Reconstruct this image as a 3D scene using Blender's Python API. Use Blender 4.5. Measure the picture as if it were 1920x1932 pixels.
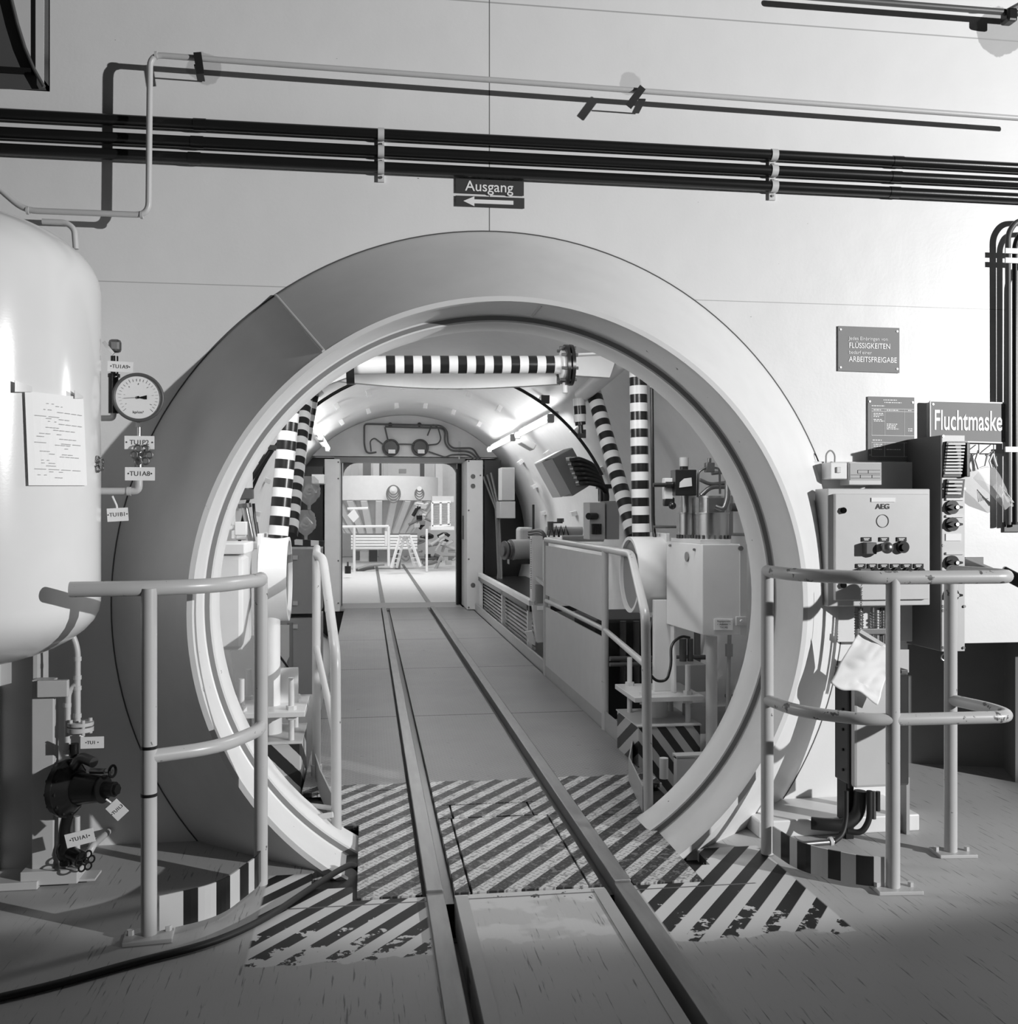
import bpy, math, random
from mathutils import Vector, Matrix
random.seed(7)
for o in list(bpy.data.objects): bpy.data.objects.remove(o)
SC = bpy.context.scene; COL = SC.collection
PI = math.pi
# ---------------------------------------------------------------- camera
FPX = 1866.0; CAMY = -4.2; CAMZ = 1.35; TH = math.atan(268/FPX)
cd = bpy.data.cameras.new('camera'); cam = bpy.data.objects.new('camera', cd); COL.objects.link(cam)
cam.location = (0, CAMY, CAMZ); cam.rotation_euler = (PI/2, 0, -TH)
cd.sensor_fit = 'HORIZONTAL'; cd.sensor_width = 36; cd.lens = 36*FPX/1920; cd.clip_start = .05; cd.clip_end = 100
SC.camera = cam
# ---------------------------------------------------------------- world, lights, exposure
w = bpy.data.worlds.new('world'); SC.world = w; w.use_nodes = True
w.node_tree.nodes['Background'].inputs[0].default_value = (1, 1, 1, 1)
w.node_tree.nodes['Background'].inputs[1].default_value = .022
def light(name, typ, loc, target, energy, **k):
    l = bpy.data.lights.new(name, typ); l.energy = energy
    for a, b in k.items(): setattr(l, a, b)
    o = bpy.data.objects.new(name, l); COL.objects.link(o); o.location = loc
    o.rotation_euler = (Vector(target)-Vector(loc)).to_track_quat('-Z', 'Y').to_euler()
    return o
light('flood_lamp', 'SPOT', (7.9, -6.1, 3.0), (7.9-6.95, -6.1+7.19, 3.35), 3400, spot_size=math.radians(48.5), spot_blend=.07, shadow_soft_size=.055)
light('room_fill', 'AREA', (1.2, -4.0, 4.6), (.9, -1.2, 0), 1, shape='RECTANGLE', size=2.6, size_y=1.2)  # added overhead fill for the front room
light('airlock_fill', 'AREA', (-.40, .35, 2.1), (1.7, 1.6, 1.1), 14, size=.35)  # unseen fills behind the collar rim, added to brighten the interior
light('airlock_fill', 'AREA', (1.42, .32, 2.12), (-.6, 1.0, .9), 16, size=.35)
light('airlock_fill', 'AREA', (.55, 7.4, 2.55), (.55, 7.4, 0), 34, size=.8)  # added fill that lifts the rear of the passage
light('hall_lamp', 'AREA', (1.0, 15.5, 5.4), (.7, 19.5, .9), 330, size=4.0)
vs = SC.view_settings; vs.view_transform = 'Standard'; vs.look = 'None'; vs.gamma = 1; vs.use_curve_mapping = False; vs.exposure = 0.0
# ---------------------------------------------------------------- where a sight line meets a plane of the place
_s, _c = math.sin(TH), math.cos(TH)
def _dir(px, py):
    u = (px-960)/FPX; v = (966-py)/FPX
    return _s+_c*u, _c-_s*u, v
def P(px, py, Y):
    dx, dy, v = _dir(px, py); t = (Y-CAMY)/dy
    return Vector((t*dx, Y, CAMZ+t*v))
def G(px, py, z=0.0):
    dx, dy, v = _dir(px, py); t = (z-CAMZ)/v
    return Vector((t*dx, CAMY+t*dy, z))
def PX(px, py, X):
    dx, dy, v = _dir(px, py); t = X/dx
    return Vector((X, CAMY+t*dy, CAMZ+t*v))
def M1(n, Y, px=960):
    dx, dy, v = _dir(px, 966); return n*((Y-CAMY)/dy)/FPX
# ---------------------------------------------------------------- node helpers and materials
class NT:
    def __init__(s, name):
        s.m = bpy.data.materials.new(name); s.m.use_nodes = True; s.t = s.m.node_tree
        s.b = s.t.nodes['Principled BSDF']; s.g = s.t.nodes.new('ShaderNodeNewGeometry')
        x = s.t.nodes.new('ShaderNodeSeparateXYZ'); s.t.links.new(s.g.outputs['Position'], x.inputs[0])
        s.x, s.y, s.z = x.outputs
    def f(s, op, a, b=0.0, c=0.0):
        n = s.t.nodes.new('ShaderNodeMath'); n.operation = op
        for i, v in enumerate((a, b, c)):
            if isinstance(v, (int, float)): n.inputs[i].default_value = v
            else: s.t.links.new(v, n.inputs[i])
        return n.outputs[0]
    def noise(s, scale, sc=(1, 1, 1), detail=3, rough=.55):
        mp = s.t.nodes.new('ShaderNodeMapping'); mp.inputs['Scale'].default_value = sc
        s.t.links.new(s.g.outputs['Position'], mp.inputs[0])
        n = s.t.nodes.new('ShaderNodeTexNoise'); n.inputs['Scale'].default_value = scale
        n.inputs['Detail'].default_value = detail; n.inputs['Roughness'].default_value = rough
        s.t.links.new(mp.outputs[0], n.inputs['Vector']); return n.outputs[0]
    def step(s, v, lo, hi):
        n = s.t.nodes.new('ShaderNodeMapRange'); n.clamp = True
        for i, q in ((0, v), (1, lo), (2, hi)):
            if isinstance(q, (int, float)): n.inputs[i].default_value = q
            else: s.t.links.new(q, n.inputs[i])
        return n.outputs[0]
    def mix(s, a, b, k): # a + (b-a)*k
        return s.f('MULTIPLY_ADD', s.f('SUBTRACT', b, a), k, a)
    def rect(s, x0, x1, y0, y1, wob=None, soft=.004):
        xx, yy = (s.x, s.y) if wob is None else (s.f('ADD', s.x, wob), s.f('ADD', s.y, wob))
        r = s.f('MULTIPLY', s.step(xx, x0-soft, x0+soft), s.step(xx, x1+soft, x1-soft))
        return s.f('MULTIPLY', r, s.f('MULTIPLY', s.step(yy, y0-soft, y0+soft), s.step(yy, y1+soft, y1-soft)))
    def out(s, v, rough=.5, metal=0.0, spec=.5, bump=None, bs=.3, bd=.01):
        if isinstance(v, (int, float)): s.b.inputs['Base Color'].default_value = (v, v, v, 1)
        else:
            c = s.t.nodes.new('ShaderNodeCombineColor')
            for i in range(3): s.t.links.new(v, c.inputs[i])
            s.t.links.new(c.outputs[0], s.b.inputs['Base Color'])
        if isinstance(rough, (int, float)): s.b.inputs['Roughness'].default_value = rough
        else: s.t.links.new(rough, s.b.inputs['Roughness'])
        s.b.inputs['Metallic'].default_value = metal; s.b.inputs['Specular IOR Level'].default_value = spec
        if bump is not None:
            n = s.t.nodes.new('ShaderNodeBump'); n.inputs['Strength'].default_value = bs; n.inputs['Distance'].default_value = bd
            s.t.links.new(bump, n.inputs['Height']); s.t.links.new(n.outputs[0], s.b.inputs['Normal'])
        return s.m
def plain(name, v, rough=.5, metal=0.0, var=.06, sc=9, bs=.05, chips=0.0, chipv=.12):
    n = NT(name); k = n.noise(sc); col = n.f('MULTIPLY', n.f('MULTIPLY_ADD', k, 2*var, 1-var), v)
    if chips:
        q = n.noise(26, (1, 1, 1), 4, .6); col = n.mix(col, chipv, n.step(q, chips, chips+.015))
    return n.out(col, rough, metal, bump=n.noise(140, detail=2), bs=bs, bd=.002)
def emit(name, v, s):
    n = NT(name); n.out(v, .5); n.b.inputs['Emission Color'].default_value = (1, 1, 1, 1); n.b.inputs['Emission Strength'].default_value = s; return n.m
def stripes(name, d, period, duty, a, b, rough=.45, ph=0.0):
    n = NT(name)
    q = n.f('ADD', n.f('ADD', n.f('MULTIPLY', n.x, d[0]), n.f('MULTIPLY', n.y, d[1])), n.f('MULTIPLY', n.z, d[2]))
    q = n.f('ADD', n.f('MULTIPLY', q, 1/period), ph); q = n.f('ADD', q, n.f('MULTIPLY', n.noise(30), .05))
    q = n.f('SUBTRACT', q, n.f('FLOOR', q)); k = n.step(q, duty-.01, duty+.01)
    return n.out(n.mix(a, b, k), rough)
M = {}
M['white'] = plain('white_paint', .74, .4)
M['collar'] = plain('chipped_white_paint', .74, .4, chips=.725, chipv=.16)
M['offwhite'] = plain('off_white_paint', .62, .35)
M['tank'] = plain('tank_enamel', .76, .17, var=.03, bs=.03)
M['cream'] = plain('cream_paint', .55, .4)
M['rail'] = plain('rail_paint', .5, .33, chips=.685, chipv=.13)
M['railworn'] = plain('worn_rail_paint', .5, .33, chips=.615, chipv=.13)
M['grey'] = plain('grey_paint', .36, .45)
M['midgrey'] = plain('mid_grey_paint', .22, .45)
M['dkgrey'] = plain('dark_grey_paint', .09, .45)
M['black'] = plain('black_plastic', .012, .28, var=.1)
M['blackmatt'] = plain('black_rubber', .014, .55, var=.1)
M['steel'] = plain('steel', .55, .3, 1.0)
M['dsteel'] = plain('dark_steel', .22, .38, .9)
M['paper'] = plain('paper', .86, .8, var=.02)
M['signgrey'] = plain('sign_enamel_grey', .24, .65)
M['signdark'] = plain('sign_enamel_dark', .055, .4)
M['letter'] = plain('white_lettering', .85, .5, var=.01)
M['ink'] = plain('ink', .05, .6)
M['fadedink'] = plain('faded_ink', .38, .6)
M['brass'] = plain('dull_brass', .3, .35, .7)
M['wood'] = plain('bench_slats', .8, .5)
M['hall'] = plain('hall_paint', .85, .5)
M['tube'] = emit('lamp_tube', .9, 14.0)
M['dial'] = plain('gauge_dial', .8, .35, var=.01)
def glassy(name, v=.9, alpha=.35, rough=.12):
    n = NT(name); n.out(v, rough); n.b.inputs['Alpha'].default_value = alpha; return n.m
M['plastic'] = glassy('clear_plastic_film')
# wall sheet: seams, stains round the pipe brackets, painted round shadow at top right
def wallmat():
    n = NT('wall_paint'); k = n.noise(3.5, detail=5); col = n.f('MULTIPLY', n.f('MULTIPLY_ADD', k, .08, .96), .78)
    for z0, w_ in ((2.285, .0016), (3.53, .003)):
        d = n.f('ABSOLUTE', n.f('SUBTRACT', n.z, z0)); col = n.mix(col, .3, n.f('MULTIPLY', n.step(d, w_+.001, w_-.001), .75))
    d = n.f('ABSOLUTE', n.f('SUBTRACT', n.x, P(923, 300, 0).x)); col = n.mix(col, .1, n.f('MULTIPLY', n.step(d, .0028, .0012), n.step(n.z, 2.5, 2.51)))
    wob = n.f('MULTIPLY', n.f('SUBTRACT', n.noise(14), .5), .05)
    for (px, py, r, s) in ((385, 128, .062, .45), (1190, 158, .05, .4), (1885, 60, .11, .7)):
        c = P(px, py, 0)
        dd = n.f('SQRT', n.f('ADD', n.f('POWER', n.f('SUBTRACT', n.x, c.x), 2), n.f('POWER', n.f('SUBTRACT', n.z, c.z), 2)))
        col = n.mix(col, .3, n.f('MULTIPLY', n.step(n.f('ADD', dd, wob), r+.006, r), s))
    spk = n.noise(30, (1, 1, 2.2), 2); col = n.mix(col, .1, n.step(spk, .775, .79))
    bump = n.f('ADD', n.noise(1.6), n.f('MULTIPLY', n.noise(60), .05))
    return n.out(col, .42, bump=bump, bs=.25, bd=.03)
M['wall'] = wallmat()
def hazard(n, period=.1, ph=0.0):
    a = math.radians(53); q = n.f('SUBTRACT', n.f('MULTIPLY', n.x, math.sin(a)), n.f('MULTIPLY', n.y, math.cos(a)))
    q = n.f('ADD', n.f('MULTIPLY', q, 1/period), ph); q = n.f('SUBTRACT', q, n.f('FLOOR', q)); return n.step(q, .49, .52)
def floormat():
    n = NT('floor_coating'); k = n.noise(2.2, detail=5); col = n.f('MULTIPLY', n.f('MULTIPLY_ADD', k, .16, .92), .45)
    sc = n.noise(8, (11, .55, 1), 4, .6); col = n.mix(col, .08, n.f('MULTIPLY', n.step(sc, .61, .67), .7))
    sc2 = n.noise(10, (9, .8, 1), 3); col = n.mix(col, .36, n.f('MULTIPLY', n.step(sc2, .60, .70), .35))
    st = n.f('SUBTRACT', 1, hazard(n)); wear = n.noise(15, (1, 1, 1), 5, .62); big = n.noise(5)
    wob = n.f('MULTIPLY', n.f('SUBTRACT', n.noise(9, detail=5), .5), .16)
    for (x0, x1, y0, y1, thr, l) in ((-.36, .20, -1.19, -.44, .70, 1), (.96, 1.56, -1.20, -.38, .70, 1), (.33, .84, -1.12, -.72, .43, 0)):
        m = n.rect(x0, x1, -9, y1); m = n.f('MULTIPLY', m, n.step(n.f('ADD', n.y, wob), y0, y0+.01))
        # black stripes are flaked more towards the near edge
        flake = n.step(n.f('ADD', wear, n.f('MULTIPLY', n.step(n.y, y0+.42, y0), .24)), thr, thr+.02)
        pc = n.mix(.62 if l else .54, .018, n.f('MULTIPLY', st, n.f('SUBTRACT', 1, flake)))
        if not l: m = n.f('MULTIPLY', m, n.step(big, .44, .5))
        col = n.mix(col, pc, m)
    d = n.f('ABSOLUTE', n.f('ADD', n.y, .765)); col = n.mix(col, .12, n.f('MULTIPLY', n.step(d, .006, .003), n.rect(-.32, 1.4, -1, 0)))
    return n.out(col, .5, spec=.2, bump=n.f('ADD', k, n.f('MULTIPLY', sc, .2)), bs=.15, bd=.01)
M['floor'] = floormat()
def treadmat(name, painted):
    n = NT(name); s = .034
    a = n.f('MULTIPLY', n.f('ADD', n.x, n.y), 1/s); b = n.f('MULTIPLY', n.f('SUBTRACT', n.x, n.y), 1/s)
    fa, fb = n.f('FLOOR', a), n.f('FLOOR', b)
    par = n.f('ABSOLUTE', n.f('MODULO', n.f('ADD', fa, fb), 2)); par = n.step(par, .4, .6)
    ua, ub = n.f('SUBTRACT', n.f('SUBTRACT', a, fa), .5), n.f('SUBTRACT', n.f('SUBTRACT', b, fb), .5)
    def loz(p, q): return n.f('ADD', n.f('POWER', n.f('MULTIPLY', p, 1/.44), 2), n.f('POWER', n.f('MULTIPLY', q, 1/.13), 2))
    d = n.mix(loz(ua, ub), loz(ub, ua), par); h = n.step(d, 1.1, .5)
    k = n.noise(3, detail=4)
    base = n.f('MULTIPLY', n.f('MULTIPLY_ADD', k, .3, .85), .27)
    base = n.mix(base, .10, n.f('MULTIPLY', n.step(n.noise(12, detail=4), .66, .74), .6))
    for y0 in (2.35, 4.35, 6.3, 8.2):
        dd = n.f('ABSOLUTE', n.f('SUBTRACT', n.y, y0)); base = n.mix(base, .06, n.step(dd, .012, .006))
    if painted:
        wear = n.noise(28, detail=5, rough=.6)
        st = n.f('SUBTRACT', 1, hazard(n, ph=.35)); lim = n.f('ADD', n.y, n.f('MULTIPLY', n.noise(8), .12))
        zone = n.step(lim, .80, .79)
        pc = n.mix(.56, .035, st); pc = n.mix(pc, .2, n.f('MULTIPLY', n.step(wear, .56, .6), .75))
        pc = n.mix(pc, .2, n.f('MULTIPLY', h, .42))
        base = n.mix(base, pc, zone)
    base = n.mix(base, .13, n.f('MULTIPLY', h, .42))
    return n.out(base, .45, .1, spec=.3, bump=h, bs=.9, bd=.006)
M['tread'] = treadmat('tread_plate', True)
M['haz'] = stripes('hazard_stripes', (.8, .3, .6), .080, .5, .02, .42)
M['haz2'] = stripes('hazard_stripes_left', (.7, .3, .7), .108, .48, .02, .5)
def railtop():
    n = NT('worn_rail_steel'); k = n.noise(4, (6, 1, 1), 4); return n.out(n.f('MULTIPLY_ADD', k, .16, .16), .38, .4, bump=k, bs=.1)
M['track'] = railtop()
# ---------------------------------------------------------------- mesh builder
def fillet(pts, rad, n=5):
    pts = [Vector(p) for p in pts]; out = [pts[0]]
    for i in range(1, len(pts)-1):
        a, b, c = pts[i-1], pts[i], pts[i+1]; u, v = (a-b), (c-b)
        r = min(rad, u.length*.48, v.length*.48); p, q = b+u.normalized()*r, b+v.normalized()*r
        for k in range(n+1):
            t = k/n; out.append(p*(1-t)**2+b*2*t*(1-t)+q*t*t)
    out.append(pts[-1]); return out
class MB:
    def __init__(s): s.v = []; s.f = []; s.m = []; s.s = []
    def add(s, vs, fs, mi=0, sm=False):
        o = len(s.v); s.v += [Vector(v) for v in vs]
        for f in fs: s.f.append([i+o for i in f]); s.m.append(mi); s.s.append(sm)
        return s
    def box(s, c, d, rz=0.0, mi=0, mat=None):
        R = (mat or Matrix.Rotation(rz, 3, 'Z')); c = Vector(c)
        vs = [c+R@Vector((x*d[0]/2, y*d[1]/2, z*d[2]/2)) for x in (-1, 1) for y in (-1, 1) for z in (-1, 1)]
        return s.add(vs, [(0, 1, 3, 2), (4, 6, 7, 5), (0, 4, 5, 1), (2, 3, 7, 6), (0, 2, 6, 4), (1, 5, 7, 3)], mi)
    def bb(s, x0, x1, y0, y1, z0, z1, mi=0): return s.box(((x0+x1)/2, (y0+y1)/2, (z0+z1)/2), (abs(x1-x0), abs(y1-y0), abs(z1-z0)), 0, mi)
    def bar(s, a, b, w, h, up=(0, 0, 1), mi=0):
        a, b = Vector(a), Vector(b); d = (b-a); L = d.length; d.normalize(); up = Vector(up)
        if abs(d.dot(up)) > .98: up = Vector((0, 1, 0))
        x = d.cross(up).normalized(); z = x.cross(d).normalized()
        return s.box((a+b)/2, (w, L, h), mat=Matrix((x, d, z)).transposed(), mi=mi)
    def ring(s, c, d, r, seg):
        d = Vector(d).normalized(); up = Vector((0, 0, 1)) if abs(d.z) < .95 else Vector((0, 1, 0))
        x = d.cross(up).normalized(); y = x.cross(d).normalized()
        return [Vector(c)+x*math.cos(2*PI*i/seg)*r+y*math.sin(2*PI*i/seg)*r for i in range(seg)]
    def cyl(s, a, b, r, r2=None, seg=24, caps=True, mi=0):
        a, b = Vector(a), Vector(b); r2 = r if r2 is None else r2; d = b-a
        A, B = s.ring(a, d, r, seg), s.ring(b, d, r2, seg)
        s.add(A+B, [(i, (i+1) % seg, seg+(i+1) % seg, seg+i) for i in range(seg)], mi, True)
        if caps: s.add(A, [tuple(reversed(range(seg)))], mi); s.add(B, [tuple(range(seg))], mi)
        return s
    def tube(s, pts, r, seg=10, caps=True, mi=0, closed=False):
        pts = [Vector(p) for p in pts]; n = len(pts); rings = []; x = None
        for i in range(n):
            if closed: d = (pts[(i+1) % n]-pts[i-1])
            else: d = pts[min(i+1, n-1)]-pts[max(i-1, 0)]
            if d.length < 1e-7: d = Vector((0, 0, 1))
            d.normalize()
            if x is None:
                up = Vector((0, 0, 1)) if abs(d.z) < .9 else Vector((0, 1, 0)); x = d.cross(up).normalized()
            else:
                x = (x-d*x.dot(d)).normalized()
            y = x.cross(d); rr = r[i] if isinstance(r, (list, tuple)) else r
            rings.append([pts[i]+x*math.cos(2*PI*k/seg)*rr+y*math.sin(2*PI*k/seg)*rr for k in range(seg)])
        vs = [v for q in rings for v in q]; fs = []
        for i in range(n if closed else n-1):
            j = (i+1) % n
            for k in range(seg): fs.append((i*seg+k, j*seg+k, j*seg+(k+1) % seg, i*seg+(k+1) % seg))
        s.add(vs, fs, mi, True)
        if caps and not closed: s.add(rings[0], [tuple(range(seg))], mi); s.add(rings[-1], [tuple(reversed(range(seg)))], mi)
        return s
    def torus(s, c, nrm, R, r, seg=20, sg2=7, mi=0): return s.tube(s.ring(c, nrm, R, seg), r, sg2, closed=True, mi=mi)
    def lathe(s, prof, c, axis='y', seg=96, a0=0.0, a1=2*PI, mi=0, closedprof=False):
        c = Vector(c); full = abs(a1-a0-2*PI) < 1e-6; ns = seg if full else seg+1; n = len(prof); vs = []
        for i in range(ns):
            a = a0+(a1-a0)*i/seg; ca, sa = math.cos(a), math.sin(a)
            for r, h in prof:
                if axis == 'y': vs.append(c+Vector((r*ca, h, r*sa)))
                elif axis == 'z': vs.append(c+Vector((r*ca, r*sa, h)))
                else: vs.append(c+Vector((h, r*ca, r*sa)))
        fs = []
        for i in range(seg):
            j = (i+1) % ns
            for k in range(n if closedprof else n-1):
                l = (k+1) % n; fs.append((i*n+k, j*n+k, j*n+l, i*n+l))
        return s.add(vs, fs, mi, True)
    def prism(s, pts, vec, mi=0):
        pts = [Vector(p) for p in pts]; n = len(pts); vec = Vector(vec)
        s.add(pts+[p+vec for p in pts], [tuple(range(n)), tuple(reversed(range(n, 2*n)))]+[(i, n+i, n+(i+1) % n, (i+1) % n) for i in range(n)], mi)
        return s
    def ball(s, c, r, seg=16, rz=None, mi=0):
        pr = [(math.sin(PI*k/8)*r, -math.cos(PI*k/8)*(rz or r)) for k in range(9)]; pr[0] = (1e-4, pr[0][1]); pr[-1] = (1e-4, pr[-1][1])
        return s.lathe(pr, c, 'z', seg, mi=mi)
    def strip(s, path, h, th=.006, up=(0, 0, 1), mi=None, period=None):
        """a standing band of height h along a path; period alternates the two material slots"""
        path = [Vector(p) for p in path]; up = Vector(up); acc = 0.0
        if period:
            q = [path[0]]
            for a, b in zip(path[:-1], path[1:]):
                k = max(1, int((b-a).length/(period/6)))
                q += [a+(b-a)*i/k for i in range(1, k+1)]
            path = q
        n = len(path); off = []
        for i in range(n):
            d = path[min(i+1, n-1)]-path[max(i-1, 0)]; off.append(d.cross(up).normalized()*th/2)
        for i in range(n-1):
            a, b = path[i], path[i+1]; m = (int(acc/(period/2)) % 2) if period else (mi or 0); acc += (b-a).length
            v = [a-off[i], b-off[i+1], b+off[i+1], a+off[i]]; v = v+[p+up*h for p in v]
            s.add(v, [(0, 3, 2, 1), (4, 5, 6, 7), (0, 1, 5, 4), (2, 3, 7, 6)]+([(0, 4, 7, 3)] if i == 0 else [])+([(1, 2, 6, 5)] if i == n-2 else []), m)
        return s
    def build(s, name, mats, parent=None, bevel=0.0):
        me = bpy.data.meshes.new(name); off = parent.matrix_world.translation.copy() if parent else Vector((0, 0, 0))
        if parent:
            off = Vector(parent.location); q = parent.parent
            while q: off += Vector(q.location); q = q.parent
        me.from_pydata([tuple(v-off) for v in s.v], [], s.f)
        for mm in (mats if isinstance(mats, (list, tuple)) else [mats]): me.materials.append(M[mm] if isinstance(mm, str) else mm)
        me.polygons.foreach_set('material_index', s.m); me.polygons.foreach_set('use_smooth', s.s)
        import bmesh
        b = bmesh.new(); b.from_mesh(me); bmesh.ops.remove_doubles(b, verts=b.verts, dist=1e-6)
        bmesh.ops.recalc_face_normals(b, faces=b.faces); b.to_mesh(me); b.free(); me.update()
        if any(s.s): me.set_sharp_from_angle(angle=math.radians(38))
        o = bpy.data.objects.new(name, me); COL.objects.link(o)
        if parent: o.parent = parent
        if bevel:
            md = o.modifiers.new('bevel', 'BEVEL'); md.width = bevel; md.segments = 2; md.limit_method = 'ANGLE'; md.angle_limit = math.radians(40)
        return o
def thing(name, label, cat, loc=(0, 0, 0), group=None):
    o = bpy.data.objects.new(name, None); COL.objects.link(o); o.location = loc; o.empty_display_size = .1
    o['label'] = label; o['category'] = cat
    if group: o['group'] = group
    return o
def tag(o, label, cat, group=None):
    o['label'] = label; o['category'] = cat
    if group: o['group'] = group
    return o
def struct(o, label=None):
    o['kind'] = 'structure'
    if label: o['label'] = label
    return o
def lab(o, l): o['label'] = l; return o
def text(name, s, c, size, mat, parent=None, rot=(PI/2, 0, 0), depth=.0006, align='CENTER', sx=1.0, bold=0.0):
    cu = bpy.data.curves.new('t', 'FONT'); cu.body = s; cu.size = size; cu.align_x = align; cu.align_y = 'CENTER'; cu.extrude = depth; cu.offset = bold*size
    t = bpy.data.objects.new('t', cu); COL.objects.link(t); bpy.context.view_layer.update()
    me = bpy.data.meshes.new_from_object(t.evaluated_get(bpy.context.evaluated_depsgraph_get()))
    bpy.data.objects.remove(t); me.materials.clear(); me.materials.append(M[mat])
    from mathutils import Euler
    R = Euler(rot).to_matrix(); off = Vector((0, 0, 0)); q = parent
    while q: off += Vector(q.location); q = q.parent
    for v in me.vertices: v.co = R@Vector((v.co.x*sx, v.co.y, v.co.z))+Vector(c)-off
    o = bpy.data.objects.new(name, me); COL.objects.link(o)
    if parent: o.parent = parent
    return o
# ================================================================ THE SETTING
CX, CZ = .55, .975          # axis of the round passage
RW, RR, YR = 1.575, 1.205, -.43
YE = 10.2                   # far bulkhead of the airlock
m = MB(); N_ = 96           # front wall: sheet with the round opening
xs0, xs1, zt = -3.2, 4.2, 4.2
NX = P(1712, 1200, 0).x; NZ = P(1800, 1214, 0).z
def ray_to_box(a):
    ca, sa = math.cos(a), math.sin(a); t = 9e9
    if ca > 1e-9: t = min(t, (xs1-CX)/ca)
    if ca < -1e-9: t = min(t, (xs0-CX)/ca)
    if sa > 1e-9: t = min(t, (zt-CZ)/sa)
    if sa < -1e-9: t = min(t, (-.9-CZ)/sa)
    return Vector((CX+ca*t, 0, CZ+sa*t))
angs = sorted([2*PI*i/N_ for i in range(N_)]+[math.atan2(z-CZ, x-CX) % (2*PI) for x in (xs0, NX) for z in (zt, -.9)])
def edge(a):
    p = ray_to_box(a)
    if p.x > NX: # clipped where the niche begins
        k = (NX-CX)/(p.x-CX); p = Vector((NX, 0, CZ+(p.z-CZ)*k))
    return p
inn = [Vector((CX+math.cos(a)*(RW-.02), 0, CZ+math.sin(a)*(RW-.02))) for a in angs]; out_ = [edge(a) for a in angs]; n = len(angs)
m.add(inn+out_, [(i, (i+1) % n, n+(i+1) % n, n+i) for i in range(n)])
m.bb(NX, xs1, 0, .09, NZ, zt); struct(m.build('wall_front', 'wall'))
m = MB().bb(NX-.08, NX, .003, .9, -.1, NZ+.1); m.bb(NX, xs1, .02, .9, NZ, NZ+.05)
a, b = G(1724, 1400), G(1915, 1476)
m.prism([(NX, .92, 0), (a.x+.15, .6, 0), (b.x, b.y, 0), (xs1, b.y-.35, 0), (xs1, .95, 0)], (0, 0, NZ+.02)); struct(m.build('wall_niche', 'midgrey'))
# floor, with the cut where the round ring goes through it
m = MB(); hx = math.sqrt(RR*RR-CZ*CZ); hw = math.sqrt(RW*RW-CZ*CZ)
RL, RM0, RM1, RRR = (.205, .267), .305, .845, (.882, .945)
YF = -.725
def slab(pts, z1=0.0, t=.12): m.prism([(x, y, z1) for x, y in pts], (0, 0, -t))
slab([(-3.2, -6.5), (RL[0], -6.5), (RL[0], YF), (-.05, YF), (-.05, -.60), (-.20, -.60), (-.20, YR+.02), (CX-hx+.03, YR+.02), (CX-hw+.03, .0), (-3.2, .0)])
slab([(4.2, -6.5), (RRR[1], -6.5), (RRR[1], YF), (1.22, YF), (1.22, -.56), (1.30, -.56), (1.30, YR+.02), (CX+hx-.03, YR+.02), (CX+hw-.03, .0), (NX, .0), (NX, .95), (4.2, .95)])
slab([(RM0, -6.5), (RM1, -6.5), (RM1, YF), (RM0, YF)])
m.bb(-3.2, 4.2, -6.5, YF, -.22, -.15)
struct(m.build('floor', 'floor'))
m = MB().bb(-.4, 1.5, YF-.01, .0, -.30, -.26); struct(m.build('floor_pit', 'dkgrey'))
m = MB().bb(CX-.98, -.50, .06, 9.0, -.58, -.55).bb(-.50, CX+1.02, .06, 9.0, -.58, -.55); struct(m.build('floor_pit_shade', 'dkgrey'))  # dark sheet added across the pit, its colour stands in for shade
m = MB().bb(-.30, -.29, .62, 9.6, -.55, -.04).bb(1.43, 1.44, .56, 9.6, -.55, -.04); struct(m.build('pit_side_shade', 'dkgrey'))  # dark side sheets added under the walkway to keep the pit dark
# passage shell of the airlock
m = MB(); RT = 1.75
m.lathe([(RT, .02), (RT, 3.0), (RT, YE+.3), (RT+.05, YE+.3), (RT+.05, .02)], (CX, 0, CZ), 'y', 96, closedprof=True)
m.lathe([(RT+.05, .02), (RR-.05, .02), (RR-.05, .03), (RT+.05, .03)], (CX, 0, CZ), 'y', 96, closedprof=True)
struct(m.build('wall_tunnel', 'white'))
# far bulkhead above and beside the door
DX0, DX1 = P(648, 1000, YE).x, P(860, 1000, YE).x; DZ = P(750, 872, YE).z; BZ = P(750, 864, YE).z
m = MB(); pts = []
za = BZ; ha = math.sqrt((RT-.005)**2-(za-CZ)**2); a0 = math.atan2(za-CZ, ha)
pts = [(CX+math.cos(a0+(PI-2*a0)*i/24)*(RT-.005), YE-.35, CZ+math.sin(a0+(PI-2*a0)*i/24)*(RT-.005)) for i in range(25)]
m.prism(pts, (0, .25, 0)); struct(m.build('wall_far', 'offwhite'))
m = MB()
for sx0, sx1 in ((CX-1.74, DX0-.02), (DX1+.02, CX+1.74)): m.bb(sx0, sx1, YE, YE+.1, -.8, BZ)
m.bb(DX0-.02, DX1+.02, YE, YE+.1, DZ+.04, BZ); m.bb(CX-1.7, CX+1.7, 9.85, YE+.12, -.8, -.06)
struct(m.build('wall_recess', 'black'))  # black colour stands in for the shade inside the recess
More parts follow.
